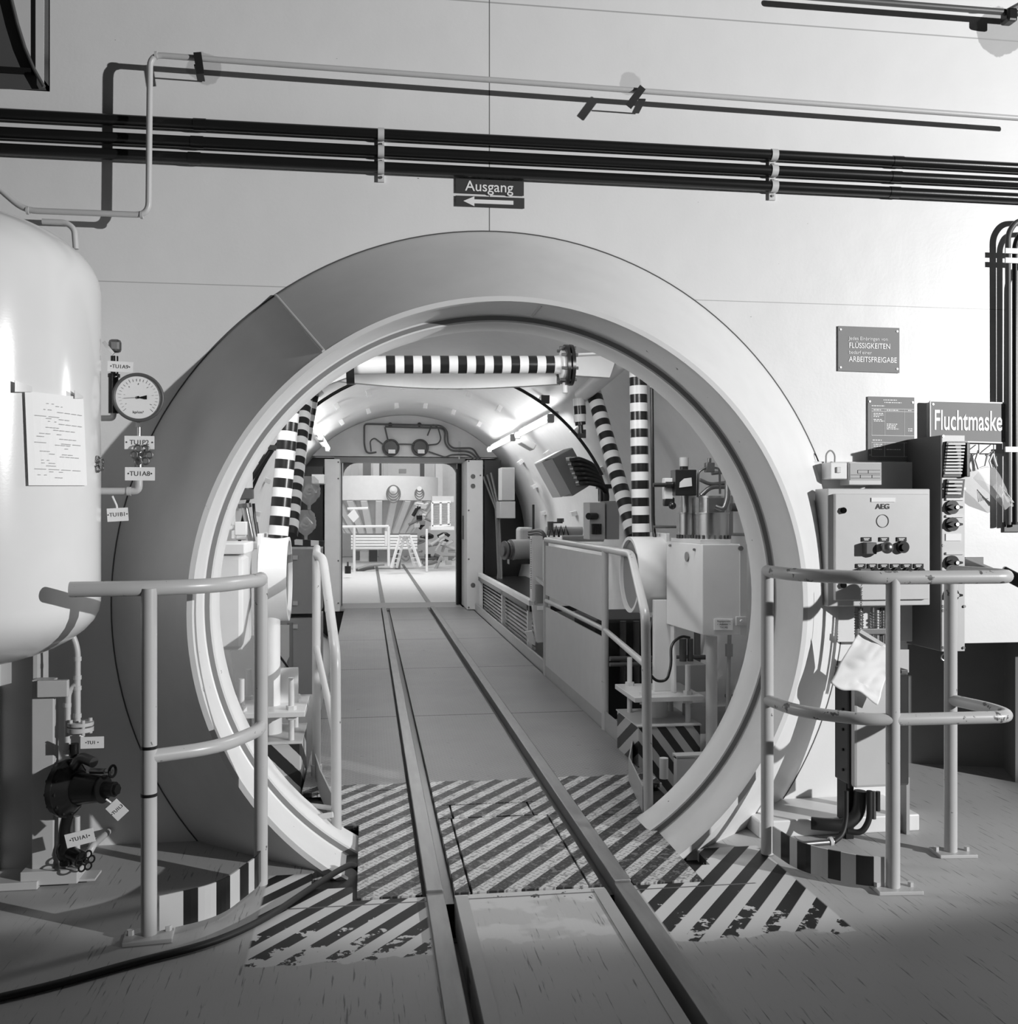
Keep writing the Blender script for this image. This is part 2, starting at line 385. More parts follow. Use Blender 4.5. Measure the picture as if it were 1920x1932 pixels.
# hall beyond the door
m = MB(); m.bb(-5, 8, YE+.1, 27, -.15, -.012); struct(m.build('floor_hall', 'hall'))
m = MB(); m.bb(-5, 8, 26, 26.1, 0, 7); m.bb(-5, -4.9, YE+.5, 26, 0, 7); m.bb(7.9, 8, YE+.5, 26, 0, 7); m.bb(-5, 8, YE+.5, 26, 6.9, 7)
m.bb(-5, CX-RT-.01, YE+.4, YE+.5, 0, 7); m.bb(CX+RT+.01, 8, YE+.4, YE+.5, 0, 7); m.bb(-5, 8, YE+.4, YE+.5, 2.75, 7); struct(m.build('wall_hall', 'hall'))
# ---------------------------------------------------------------- the ring standing out of the wall
t = thing('airlock_collar', 'big round steel collar standing out of the wall around the passage', 'collar', (CX, 0, 0))
m = MB().lathe([(RW, 0.0), (RW-.01, -.012), (RR+.004, YR+.004)], (CX, 0, CZ), 'y', 160); m.build('cone', 'white', t)
MB().torus((CX, -.002, CZ), (0, 1, 0), RW+.001, .0028, 160, 6).build('seam', 'dkgrey', t)
r = RR
m = MB().lathe([(r+.004, YR+.004), (r+.002, YR), (r-.018, YR), (r-.02, YR+.012), (r-.02, YR+.03), (r-.012, YR+.032), (r-.014, -.16), (r-.02, -.155), (r-.045, -.15), (r-.047, -.125), (r-.05, -.12), (r-.052, .018), (r+.0, .018)], (CX, 0, CZ), 'y', 160); m.build('rim', 'collar', t)
m = MB().lathe([(r-.038, -.1525), (r-.021, -.157), (r-.021, -.151), (r-.038, -.150)], (CX, 0, CZ), 'y', 160, closedprof=True); m.build('gasket', 'midgrey', t)
m = MB()   # weld bead on the inside of the ring and the one on the cone
def onring(rad, y, ang): return Vector((CX+math.cos(ang)*rad, y, CZ+math.sin(ang)*rad))
for ang in (math.radians(84),): m.cyl(onring(r-.014, YR+.04, ang), onring(r-.014, -.165, ang), .006, seg=8)
for ang in (math.radians(126),): m.cyl(onring(RW-.004, -.01, ang), onring(RR+.004, YR, ang), .007, seg=8)
m.build('weld_bead', 'cream', t)
# plinth right of the ring
a = G(1500, 1592); m = MB().bb(a.x-.12, NX-.12, -.30, -.001, 0, .07); o = m.build('plinth', 'white', bevel=.006); tag(o, 'low white plinth at the wall foot right of the round collar', 'plinth')
# ---------------------------------------------------------------- walkway plates
m = MB(); g = .006; zt_ = .004
def plate(x0, x1, y0, y1, parent, name='plate', z=zt_): MB().bb(x0, x1, y0, y1, z-.022, z).build(name, 'tread', parent, bevel=.002)
t = thing('walkway', 'tread plate walkway through the round passage with worn hazard stripes', 'walkway', (CX, 0, 0))
plate(-.035, RL[0]-.012, YF+.01, .09, t); plate(RRR[1]+.012, 1.215, YF+.01, .09, t)
plate(-.13, RL[0]-.012, .094, .62, t); plate(RRR[1]+.012, 1.30, .094, .55, t)
plate(-.31, RL[0]-.012, .624, 9.75, t); plate(RRR[1]+.012, 1.45, .554, 9.75, t)
plate(.37, .79, YF+.012, .13, t, 'lift_out_cover'); plate(.38, .73, .145, .33, t, 'lift_out_cover')
plate(RM0+.004, .362, YF+.012, .137, t); plate(.798, RM1-.004, YF+.012, .137, t)
plate(RM0+.004, .372, .142, .335, t); plate(.738, RM1-.004, .142, .335, t); plate(RM0+.004, RM1-.004, .34, 9.75, t)
MB().bb(-.30, RM1+.6, YF+.02, 9.7, -.10, -.035).build('support_frame', 'blackmatt', t)
# toe boards of the walkway
m = MB().strip([(1.455, 3.85, 0), (1.455, 1.1, 0), (1.30, .62, 0), (1.225, .10, 0)], .12, .006); m.build('toe_board', 'grey', t)
m = MB().strip([(-.27, 1.0, 0), (-.22, .6, 0), (-.14, .12, 0)], .12, .006); m.build('toe_board', 'grey', t)
# rails
for i, ((x0, x1), gx0, gx1, lb) in enumerate(((RL, .27, RM0, 'left steel track rail, the one running nearer the standing tank'), (RRR, RM1, .878, 'right steel track rail, the one running nearer the control cabinets'))):
    t = thing('track_rail', lb, 'rail', ((x0+x1)/2, -2, 0), 'steel rails of the transport track')
    MB().bb(x0, x1, -6.4, YF-.004, -.14, .014).bb(x0+.001, x1-.001, YF, 9.75, -.05, .022).bb(x0, x1, 9.76, 21.5, -.011, .004).build('rail_head', 'track', t, bevel=.003)
    MB().bb(gx0-.002, gx1+.002, YF, 9.7, -.034, -.03).build('groove', 'black', t)
    fx0, fx1 = (RM0+.001, RM0+.045) if i == 0 else (RM1-.045, RM1-.001)
    MB().bb(fx0, fx1, -6.4, YF-.02, -.02, .004).build('edge_strip', 'grey', t)
# ================================================================ FRONT ROOM
def rnd(pts, rad=.05, n=5): return fillet(pts, rad, n)
# --- left guard rail
a, b = G(281, 1770), G(492, 1668)
t = thing('guard_rail', 'short tubular guard rail with free end, in front of the collar beside the tank', 'railing', (a.x, a.y, 0))
RZ = 1.108
top = rnd([(a.x-.235, a.y-.01, RZ), (a.x, a.y, RZ), (b.x-.10, a.y+.10, RZ), (b.x, b.y-.08, RZ), (b.x, b.y, RZ-.005)], .14, 8)
MB().tube(top, .0245, 16).build('top_rail', 'rail', t)
mid = rnd([(a.x, a.y, .575), (b.x-.10, a.y+.10, .575), (b.x, b.y-.08, .575), (b.x, b.y, .575)], .14, 8)
MB().tube(mid, .0225, 16).build('middle_rail', 'rail', t)
MB().cyl((a.x, a.y, .005), (a.x, a.y, RZ), .0245, seg=28).build('post', 'rail', t)
MB().cyl((b.x, b.y, 0), (b.x, b.y, RZ+.005), .0245, seg=28).ball((b.x, b.y, RZ), .0247).build('post', 'rail', t)
for z in (.60, .45): MB().cyl((a.x, a.y, z), (a.x, a.y, z+.010), .0252, seg=24).build('tape_band', 'black', t)
MB().box((a.x, a.y, .007), (.15, .11, .014), .1).build('base_plate', 'rail', t, bevel=.003)
for bx, by in ((-.055, 0), (.055, .02)): MB().cyl((a.x+bx, a.y+by, .014), (a.x+bx, a.y+by, .03), .012, seg=6).build('bolt', 'cream', t)
toe = rnd([(a.x+.03, a.y+.005, .02), (b.x-.10, a.y+.09, .02), (b.x-.005, b.y-.08, .02), (b.x, b.y-.027, .02)], .14, 8)
MB().strip(toe, .11, .006, period=.12).build('toe_board', ['cream', 'black'], t)
# --- right guard rail
A, B, C_ = G(1447, 1612), G(1684, 1680), G(1793, 1612)
t = thing('guard_rail', 'worn tubular guard rail on three posts in front of the grey control cabinets', 'railing', (B.x, B.y, 0))
A.y = min(A.y, -.475); RZ = 1.116
def rpath(z): return rnd([(A.x, A.y, z), (A.x+.02, A.y-.24, z), (B.x-.10, B.y+.015, z), (B.x, B.y-.002, z), (C_.x+.03, B.y-.02, z), (C_.x+.05, B.y+.12, z), (C_.x, C_.y, z)], .16, 9)
MB().tube(rpath(RZ), .0245, 16).ball((A.x, A.y, RZ), .0247).build('top_rail', 'railworn', t)
MB().tube(rpath(.61), .0225, 16).build('middle_rail', 'railworn', t)
for q in (A, B, C_): MB().cyl((q.x, q.y, .004), (q.x, q.y, RZ), .0245, seg=28).build('post', 'rail', t)
for q, w_ in ((B, .16), (C_, .15)):
    MB().box((q.x+.01, q.y, .007), (w_, .10, .014), -.1).build('base_plate', 'rail', t, bevel=.003)
    for bx, by in ((-.055, .01), (.065, -.005)): MB().cyl((q.x+bx, q.y+by, .014), (q.x+bx, q.y+by, .03), .011, seg=6).build('bolt', 'cream', t)
toe = rnd([(A.x+.012, A.y-.03, .015), (A.x+.03, A.y-.24, .015), (B.x-.10, B.y+.02, .015), (B.x-.03, B.y+.005, .015)], .16, 9)
MB().strip(toe, .105, .006, period=.115).build('toe_board', ['cream', 'black'], t)
# --- cable on the floor
pts = [G(-60, 1905), G(100, 1868), G(260, 1822), G(400, 1788), G(500, 1742), G(590, 1680), G(640, 1648), G(668, 1634)]
pts = [p+Vector((0, 0, .013)) for p in pts]; pts.append(pts[-1]+Vector((.06, .02, -.10)))
tag(MB().tube(rnd(pts, .12, 5), .0115, 10).build('floor_cable', 'blackmatt'), 'black cable snaking over the floor from lower left into the collar', 'cable')
# --- standing tank
TX, TY, TR = -1.398, -.62, .475
ztop, zbot = P(192, 545, TY).z, P(192, 1138, TY).z
t = thing('pressure_tank', 'large glossy white pressure tank standing at the left edge', 'tank', (TX, TY, 0))
pr = [(1e-4, zbot-.215)]+[(TR*math.sin(k*PI/20), zbot-.215*math.cos(k*PI/20)) for k in range(1, 11)]+[(TR, zbot+(ztop-zbot)*k/4) for k in range(1, 4)]+[(TR*math.cos(k*PI/20), ztop+.255*math.sin(k*PI/20)) for k in range(0, 10)]+[(1e-4, ztop+.255)]
MB().lathe(pr, (TX, TY, 0), 'z', 96).build('shell', 'tank', t)
def ibeam(x, y, z0, z1, w=.13, d=.13):
    q = MB().bb(x-w/2, x+w/2, y-d/2, y-d/2+.012, z0, z1).bb(x-w/2, x+w/2, y+d/2-.012, y+d/2, z0, z1).bb(x-.006, x+.006, y-d/2, y+d/2, z0, z1); return q
lg = G(38, 1652)
ib = MB().bb(lg.x-.075, lg.x+.075, lg.y-.006, lg.y+.006, .03, .85).bb(lg.x-.08, lg.x-.066, lg.y-.065, lg.y+.065, .03, .85).bb(lg.x+.066, lg.x+.08, lg.y-.065, lg.y+.065, .03, .85)
ib.build('leg', 'cream', t)
MB().bb(lg.x-.14, lg.x+.11, lg.y-.16, lg.y+.10, .002, .03).build('foot_plate', 'cream', t, bevel=.003)
ib2 = ibeam(TX-.25, TY-.18, .03, .85); ib2.build('leg', 'cream', t)
# --- note taped on the tank: wraps the shell
def tanksurf(ang, z, off=.003): return Vector((TX+(TR+off)*math.cos(ang), TY+(TR+off)*math.sin(ang), z))
def tank_ang(px):   # angle where the sight line of this column meets the shell
    dx, dy, v = _dir(px, 966); L = math.hypot(dx, dy); dx /= L; dy /= L
    ox, oy = -TX, CAMY-TY; bq = ox*dx+oy*dy; cq = ox*ox+oy*oy-(TR+.003)**2; k = -bq-math.sqrt(max(0, bq*bq-cq)); return math.atan2(oy+k*dy, ox+k*dx), k/L
def curved(px0, px1, py0, py1, off, skew=0):
    q = MB(); n = 8; vs = []
    for j in (0, 1):
        for i in range(n+1):
            px = px0+(px1-px0)*i/n+(skew if j else 0); an, k = tank_ang(px); py = (py0+(12 if not j else 0)*i/n, py1)[j]
            vs.append(tanksurf(an, CAMZ+(966-py)/FPX*k, off))
    up = [v+Vector((math.cos(0), -1, 0))*.0012 for v in vs]
    q.add(vs+up, [(i, i+1, n+2+i, n+1+i) for i in range(n)]+[(2*n+2+i, 3*n+3+i, 3*n+4+i, 2*n+3+i) for i in range(n)])
    return q
t = thing('paper_note', 'typed paper sheet taped to the white tank', 'paper', (TX+.1, TY-.5, 1.1))
curved(44, 153, 738, 916, .010, 7).build('sheet', 'paper', t)
q = MB()
for row in range(26):
    py = 762+row*5.6; px = 60+random.randint(0, 45); L = random.randint(14, 52)
    if row % 9 == 4: px, L = 58, 92
    an, k = tank_ang(px+4); an2, k2 = tank_ang(min(px+L, 155)); n_ = 4
    for s_ in range(n_):
        if random.random() < .2: continue
        aa, ab = an+(an2-an)*s_/n_, an+(an2-an)*(s_+.8)/n_; z1 = CAMZ+(966-py)/FPX*k
        q.add([tanksurf(aa, z1, .0135), tanksurf(ab, z1, .0135), tanksurf(ab, z1+.0022, .0135), tanksurf(aa, z1+.0022, .0135)], [(0, 1, 2, 3)])
q.build('typed_lines', 'fadedink', t)
for s_ in ((24, 56, 718, 740), (134, 150, 736, 752)): curved(*s_, .0155).build('tape', 'offwhite', t)
# --- grey square stand with pipework and pressure reducer
zf = G(95, 1665); sx, sy = zf.x, zf.y
t = thing('pipe_stand', 'pale square steel post with capped bracket left of the black regulator', 'stand', (sx, sy, 0))
MB().bb(sx-.055, sx+.02, sy-.03, sy+.03, .06, P(95, 1280, sy).z).build('post', 'cream', t, bevel=.003)
zc_ = P(95, 1290, sy).z
MB().bb(sx-.03, sx+.075, sy-.055, sy-.03, zc_-.04, zc_+.02).build('bracket', 'cream', t, bevel=.003)
MB().bb(sx-.085, sx+.11, sy-.06, sy+.06, .012, .062).build('foot', 'cream', t, bevel=.003)
MB().bb(sx+.10, sx+.165, sy-.04, sy+.05, .012, .02).build('lug', 'cream', t)
YP = sy-.02
def pp(px, py, Y=None): return P(px, py, YP if Y is None else Y)
t = thing('drain_pipework', 'pale drain pipe with flange running down from the tank bottom', 'pipe', (pp(145, 1600).x, YP, 0))
MB().tube(rnd([pp(133, 1190), pp(146, 1222), pp(146, 1362)], .04), .0115, 12).build('pipe', 'cream', t)
MB().tube(rnd([pp(146, 1290), pp(128, 1306), pp(127, 1425)], .05), .0115, 12).build('pipe', 'cream', t)
for c in ((146, 1243), (146, 1278), (146, 1298), (127, 1330), (127, 1418), (146, 1350)): MB().cyl(pp(c[0], c[1]-4), pp(c[0], c[1]+4), .0145, seg=14).build('collar', 'cream', t)
q = pp(152, 1362); MB().cyl(q+Vector((0, 0, -.012)), q, .045, seg=28).cyl(q+Vector((0, 0, -.034)), q+Vector((0, 0, -.018)), .045, seg=28).build('flange', 'cream', t)
for k in range(4):
    an = k*PI/2+.5; MB().cyl(q+Vector((math.cos(an)*.034, math.sin(an)*.034, -.045)), q+Vector((math.cos(an)*.034, math.sin(an)*.034, .011)), .007, seg=8).build('bolt', 'cream', t)
MB().cyl(pp(145, 1540), pp(145, 1612), .0115, seg=12).build('pipe', 'cream', t)
t = thing('pressure_regulator', 'black cast pressure regulator with round diaphragm casing', 'valve', (pp(150, 1500).x, YP, .2))
c0 = pp(125, 1487); c1 = pp(160, 1487, YP-.06); ax = (c1-c0).normalized(); ax = Vector((.93, -.36, .04)).normalized()
MB().cyl(c0-ax*.015, c0, .098, seg=40).cyl(c0, c0+ax*.012, .104, seg=40).cyl(c0+ax*.012, c0+ax*.05, .098, .065, seg=40).build('diaphragm_casing', 'black', t)
MB().cyl(c0+ax*.045, c0+ax*.15, .058, .046, seg=28).cyl(c0+ax*.15, c0+ax*.155, .05, seg=28).build('spring_housing', 'black', t)
MB().cyl(c0+ax*.155, c0+ax*.20, .027, seg=20).cyl(c0+ax*.20, c0+ax*.212, .02, seg=6).build('adjusting_cap', 'black', t)
q = MB()
for k in range(12):
    an = k*PI/6; e1 = ax.cross(Vector((0, 0, 1))).normalized(); e2 = ax.cross(e1); pq = c0+e1*math.cos(an)*.09+e2*math.sin(an)*.09; q.cyl(pq-ax*.02, pq+ax*.022, .0065, seg=8)
q.build('bolts', 'blackmatt', t)
MB().tube(rnd([c0+ax*.03+Vector((0, 0, .075)), c0+ax*.06+Vector((0, 0, .115)), c0+ax*.12+Vector((0, -.02, .10))], .04), .019, 14).build('outlet_elbow', 'dsteel', t)
v0 = c0+ax*.10+Vector((0, 0, .065)); MB().cyl(v0, v0+ax*.06, .011, seg=6).cyl(v0+ax*.06, v0+ax*.09, .007, seg=10).build('needle_valve', 'steel', t)
MB().torus(v0+ax*.09, ax, .02, .005, 16).build('handwheel', 'black', t)
MB().tube(rnd([c0+ax*.01+Vector((0, 0, -.09)), pp(122, 1560), pp(120, 1600)], .02), .02, 14).build('inlet', 'black', t)
q = pp(140, 1403); MB().cyl(q, q+Vector((0, 0, -.05)), .016, seg=12).build('upper_connector', 'black', t)
t = thing('shut_off_valve', 'black shut off valve with looped handwheel at the foot of the pipework', 'valve', (pp(140, 1600).x, YP, 0))
bq = pp(125, 1605); MB().ball(bq, .034, rz=.045).cyl(bq+Vector((0, 0, -.05)), bq+Vector((0, 0, .06)), .022, seg=16).cyl(bq, bq+Vector((.065, -.05, -.012)), .024, seg=16).build('body', 'black', t)
hw_ = bq+Vector((.085, -.075, -.016)); nn = Vector((.7, -.7, 0)).normalized()
def flower(m_, c, nrm, R, r, k=6, wire=.0035):
    e1 = Vector(nrm).cross(Vector((0, 0, 1))).normalized(); e2 = Vector(nrm).cross(e1)
    for i in range(k):
        an = 2*PI*i/k; cc = Vector(c)+e1*math.cos(an)*R+e2*math.sin(an)*R; m_.torus(cc, nrm, r, wire, 14, 6)
    return m_.cyl(Vector(c)-Vector(nrm)*.012, Vector(c)+Vector(nrm)*.008, .008, seg=10)
flower(MB(), hw_, nn, .024, .0125).build('handwheel', 'black', t)
MB().tube(rnd([pp(122, 1618), pp(124, 1655), pp(140, 1658), pp(158, 1628), pp(175, 1595), pp(205, 1568, .0)], .045), .013, 12).build('pipe', 'cream', t)
# --- hanging tags
def card(name_, px, py, w_, h_, Y, rot, txt, label, group='white identification tags', mat='paper', tsz=.40, strap=None):
    c = P(px, py, Y); W, H = M1(w_, Y, px), M1(h_, Y, px); R = Matrix.Rotation(rot, 3, 'Y')
    tt = thing(name_, label, 'tag', c, group)
    MB().box(c, (W, .0022, H), mat=R).build('plate', mat, tt)
    text('lettering', txt, c+Vector((0, -.0014, 0)), H*tsz, 'ink', tt, rot=(PI/2, rot, 0), sx=1.0)
    if strap: MB().tube([P(strap[0], strap[1], Y+.004), P((strap[0]+px)/2+3, (strap[1]+py)/2, Y+.004), c+Vector((0, .004, 0))], .0035, 6).build('strap', mat, tt)
    return tt
YT = -.62
card('identification_tag', 174, 1401, 42, 22, YP-.10, .0, '•TU1 •', 'white tag hanging on the drain pipe below its flange', strap=(150, 1388)).rotation_euler = (0, 0, 0)
card('identification_tag', 221, 1528, 27, 33, YP-.22, -.75, '•TU1L3', 'tilted white tag hanging below the black regulator housing', tsz=.26, strap=(200, 1508))
card('identification_tag', 151, 1581, 52, 26, YP-.14, -.22, '•TU1A1•', 'slanted white tag above the looped handwheel of the bottom shut off valve')
card('identification_tag', 227, 692, 46, 20, -.36, .04, '•TU1A9•', 'white tag in front of the relief valve above the pressure gauge', tsz=.5)
card('identification_tag', 263, 835, 54, 25, -.40, 0, '• TU1P2 •', 'white tag directly below the pressure gauge stem', tsz=.5)
card('identification_tag', 264, 894, 54, 25, -.405, 0, '•TU1A8•', 'white tag below the small looped handwheel of the gauge pipe', tsz=.5)
card('identification_tag', 222, 971, 38, 25, -.40, -.06, '•TU1B1•', 'white tag dangling under the short pipe coming out of the tank side', tsz=.42, strap=(212, 936))
# --- gauge
YG = -.36
t = thing('pressure_gauge', 'round pressure gauge with dark bezel and white dial beside the tank', 'gauge', P(262, 790, YG))
c = P(261, 750, YG); R_ = M1(46, YG, 261); fr = Vector((.16, -1, .0)).normalized()
MB().cyl(c+fr*-.045, c+fr*.0, R_*.96, seg=48).build('case', 'dkgrey', t)
q = MB(); e1 = fr.cross(Vector((0, 0, 1))).normalized()
q.torus(c+fr*.004, fr, R_*.94, .0065, 56, 10).build('bezel', 'dkgrey', t)
MB().cyl(c, c+fr*.002, R_*.9, seg=48).build('dial', 'dial', t)
q = MB()
e2 = Vector((0, 0, 1))
for k in range(26):
    an = math.radians(-45+k*270/25); dd = e1*math.cos(an)+e2*math.sin(an); q.bar(c+fr*.003+dd*R_*.66, c+fr*.003+dd*R_*(.76 if k % 5 else .80), .0012, .0006)
for k in range(7):
    an = math.radians(-30+k*240/6); dd = e1*math.cos(an)+e2*math.sin(an); q.bar(c+fr*.003+dd*R_*.52, c+fr*.003+dd*R_*.58+Vector((.002, 0, 0)), .003, .0006)
q.build('scale_marks', 'ink', t)
text('unit_lettering', 'kp/cm²', c+fr*.0025+Vector((0, 0, -.055)), .014, 'ink', t, rot=(PI/2, 0, .16))
pv = c+fr*.006; q = MB(); rt = -e1 if e1.x < 0 else e1
q.bar(pv, pv-rt*R_*.56+Vector((0, 0, -.005)), .002, .0012).cyl(pv-fr*.002, pv+fr*.002, .005, seg=12)
q.prism([pv+rt*.006+e2*.002, pv+rt*.03+e2*.009, pv+rt*.03-e2*.007, pv+rt*.006-e2*.002], fr*.001); q.build('pointer', 'black', t)
MB().cyl(P(262, 796, YG+.02), P(262, 806, YG+.02), .014, seg=6).cyl(P(262, 806, YG+.02), P(262, 830, YG+.02), .0085, seg=14).build('stem', 'steel', t)
t = thing('gauge_pipe', 'short pale pipe with bend from tank side up to the pressure gauge', 'pipe', P(200, 927, YG))
MB().tube(rnd([P(186, 927, YG+.02), P(262, 927, YG+.02), P(262, 905, YG+.02), P(262, 860, YG+.02)], .05), .0135, 12).build('pipe', 'cream', t)
MB().cyl(P(240, 927, YG+.02), P(247, 927, YG+.02), .017, seg=14).build('collar', 'cream', t)
q = P(262, 870, YG+.0); MB().cyl(P(262, 885, YG+.02), P(262, 852, YG+.02), .016, seg=14).cyl(q+Vector((0, .02, 0)), q+Vector((0, -.035, 0)), .01, seg=12).build('valve_body', 'dsteel', t)
flower(MB(), P(267, 858, YG-.05), (0.15, -1, 0), .026, .0125).build('handwheel', 'dsteel', t)
t = thing('relief_valve', 'dark lever relief valve behind the gauge at the tank side', 'valve', P(215, 790, YG+.06))
y_ = YG+.06
MB().cyl(P(214, 780, y_), P(214, 705, y_), .018, seg=18).cyl(P(215, 712, y_), P(215, 706, y_), .022, seg=18).cyl(P(216, 705, y_), P(216, 672, y_), .014, seg=14).build('body', 'black', t)
MB().box(P(217, 653, y_), (.045, .035, .05)).build('cap', 'dsteel', t, bevel=.012)
MB().bar(P(195, 645, y_-.03), P(214, 668, y_-.03), .006, .012).build('lever', 'steel', t)
MB().tube(rnd([P(214, 775, y_), P(214, 789, y_), P(190, 789, y_)], .03), .011, 12).build('pipe', 'cream', t)
tag(flower(MB(), P(186, 876, -.62), (0.9, -.4, 0), .018, .010, 5).build('small_handwheel', 'dsteel'), 'small looped handwheel at the right edge of the white tank below the note', 'handwheel')
# --- thin pale pipe on the upper wall
YA = -.13
t = thing('thin_wall_pipe', 'thin pale pipe looping down from its run along the top of the wall', 'pipe', P(283, 250, YA))
run = [P(-30, 332, YA), P(45, 397, YA), P(280, 406, YA), P(283, 103, YA), P(560, 124, YA), P(1215, 172, YA), P(1960, 226, YA)]
MB().tube(rnd(run, .05, 6), .0118, 14).build('pipe', 'cream', t)
for px, py in ((52, 397), (267, 405.5), (294, 104.5)): MB().cyl(P(px-2, py, YA), P(px+3, py+.2, YA), .0155, seg=14).build('collar', 'cream', t)
MB().tube(rnd([P(80, 418, -.3), P(125, 420, -.3), P(140, 432, -.3), P(143, 470, -.3)], .04), .011, 12).build('branch', 'cream', t)
for i, (px, py, fl, lb) in enumerate(((370, 113, 1, 'dark L shaped pipe bracket near the upper left bend of the thin pipe'), (1213, 178, -1, 'dark L shaped pipe bracket on the thin pipe right of the exit sign'))):
    c = P(px, py, YA); tt = thing('pipe_bracket', lb, 'bracket', (c.x, 0, c.z), 'brackets of the thin pipe')
    MB().bar((c.x, -.01, c.z-.03), (c.x+.01*fl, -.15, c.z-.03), .03, .006).build('arm', 'blackmatt', tt)
    MB().bar((c.x+.008*fl, -.152, c.z+.02), (c.x+.02*fl-.05*(fl < 0), -.152, c.z-.065), .006, .03, up=(1, 0, 0)).build('strap', 'blackmatt', tt)
# --- three black conduits
YB = -.027
for i, (l, r_, lb) in enumerate(((214, 318, 'uppermost of the three black conduits across the wall'), (249, 346, 'middle one of the three black conduits across the wall'), (280, 375, 'lowest of the three black conduits, just above the exit sign'))):
    a, b = P(-20, l, YB), P(1940, r_, YB); tt = thing('conduit', lb, 'conduit', a, 'black conduits across the wall')
    MB().cyl(a, b, .0228, seg=20).build('pipe', 'black', tt)
    for px in (365-5*i, 1683-3*i):
        k = (px+20)/1960; c = a+(b-a)*k
        kx = P(px, 300, YB).x; kk = (kx-a.x)/(b.x-a.x); c = a+(b-a)*kk; MB().cyl(c, c+(b-a).normalized()*.05, .0248, seg=20).build('sleeve', 'black', tt)
for px, ys, lb in ((719, (242, 277, 312, 333), 'pale strap holding the black conduits left of the exit sign'), (1466, (287, 316, 345, 372), 'pale strap holding the black conduits at the right')):
    tt = thing('conduit_clamp', lb, 'clamp', P(px, ys[3], -.01), 'clamps on the black conduits')
    x0, x1 = P(px-6, 300, -.065).x, P(px+6, 300, -.065).x
    for i, (l, r_) in enumerate(((214, 318), (249, 346), (280, 375))):
        a, b = P(-20, l, YB), P(1940, r_, YB); kk = (x0-a.x)/(b.x-a.x); c = a+(b-a)*kk
        q = MB().lathe([(.0235, 0), (.0262, 0), (.0262, x1-x0), (.0235, x1-x0)], (x0, c.y, c.z), 'x', 20, 0, 2*PI, closedprof=True); q.build('strap', 'offwhite', tt)
        MB().bb(x0, x1, -.012, -.001, c.z-.055, c.z-.022).build('foot', 'offwhite', tt)
        MB().cyl(((x0+x1)/2, -.018, c.z-.038), ((x0+x1)/2, -.01, c.z-.038), .006, seg=8).build('screw', 'steel', tt)
# --- signs
def sign(name, lb, x0, y0, x1, y1, mat, Y=-.004, th=.003, screws=True, tilt=0):
    a, b, c, d = P(x0, y0, Y), P(x1, y0+tilt, Y), P(x1, y1+tilt, Y), P(x0, y1, Y)
    tt = thing(name, lb, 'sign', (a+b+c+d)/4)
    MB().prism([a, b, c, d], (0, -th, 0)).build('panel', mat, tt, bevel=.001)
    if screws:
        q = MB()
        for u in (.04, .96):
            for v in (.08, .92):
                p = a+(b-a)*u+(d-a)*v; q.cyl(p+Vector((0, -th-.003, 0)), p, .0045, seg=10)
        q.build('screws', 'steel', tt)
    return tt, a, b, c, d
t, a, b, c, d = sign('exit_sign', 'dark sign reading Ausgang above the collar top', 859, 336, 988, 364, 'signdark', screws=False, tilt=6)
ctr = (a+b+c+d)/4; ang = math.atan2(b.z-a.z, b.x-a.x)
text('lettering', 'Ausgang', ctr+Vector((-.003, -.0045, -.002)), .062, 'letter', t, rot=(PI/2, -ang, 0), sx=1.0, bold=.006)
t, a, b, c, d = sign('arrow_sign', 'dark sign with white arrow to the left below the exit sign', 859, 369, 989, 389, 'signdark', screws=False, tilt=5)
ctr = (a+b+c+d)/4; ux = (b-a).normalized(); uz = Vector((0, 0, 1)); pts = [(-.115, 0), (-.068, .021), (-.068, .0085), (.10, .0085), (.10, -.0085), (-.068, -.0085), (-.068, -.021)]
MB().prism([ctr+ux*p+uz*q+Vector((0, -.0035, 0)) for p, q in pts], (0, -.001, 0)).build('arrow', 'letter', t)
t, a, b, c, d = sign('liquids_notice', 'grey notice about bringing in liquids, highest on the right wall', 1580, 615, 1696, 700, 'signgrey', tilt=4)
ux = b-a; uz = a-d
for s_, u, v, sz in (('Jedes Einbringen von', .17, .73, .022), ('FLÜSSIGKEITEN', .17, .57, .034), ('bedarf einer', .17, .42, .022), ('ARBEITSFREIGABE', .17, .265, .034)):
    text('lettering', s_, d+ux*u+uz*v+Vector((0, -.0042, 0)), sz, 'letter', t, align='LEFT', sx=.86 if sz > .03 else 1.02, bold=.012 if sz > .03 else 0.0, rot=(PI/2, .004, 0))
t, a, b, c, d = sign('rule_table_sign', 'grey notice with ruled table right of the collar, half in shadow', 1636, 748, 1724, 868, 'signgrey', tilt=2)
ux = b-a; uz = a-d; q = MB()
def gl(u0, v0, u1, v1): q.bar(d+ux*u0+uz*v0+Vector((0, -.0036, 0)), d+ux*u1+uz*v1+Vector((0, -.0036, 0)), .001, .0014)
for v in (.81, .77, .39, .28, .06): gl(.08, v, .99, v)
for u in (.08, .36, .78): gl(u, .81, u, .39); gl(u, .28, u, .06)
q.build('table_lines', 'letter', t)
q = MB()
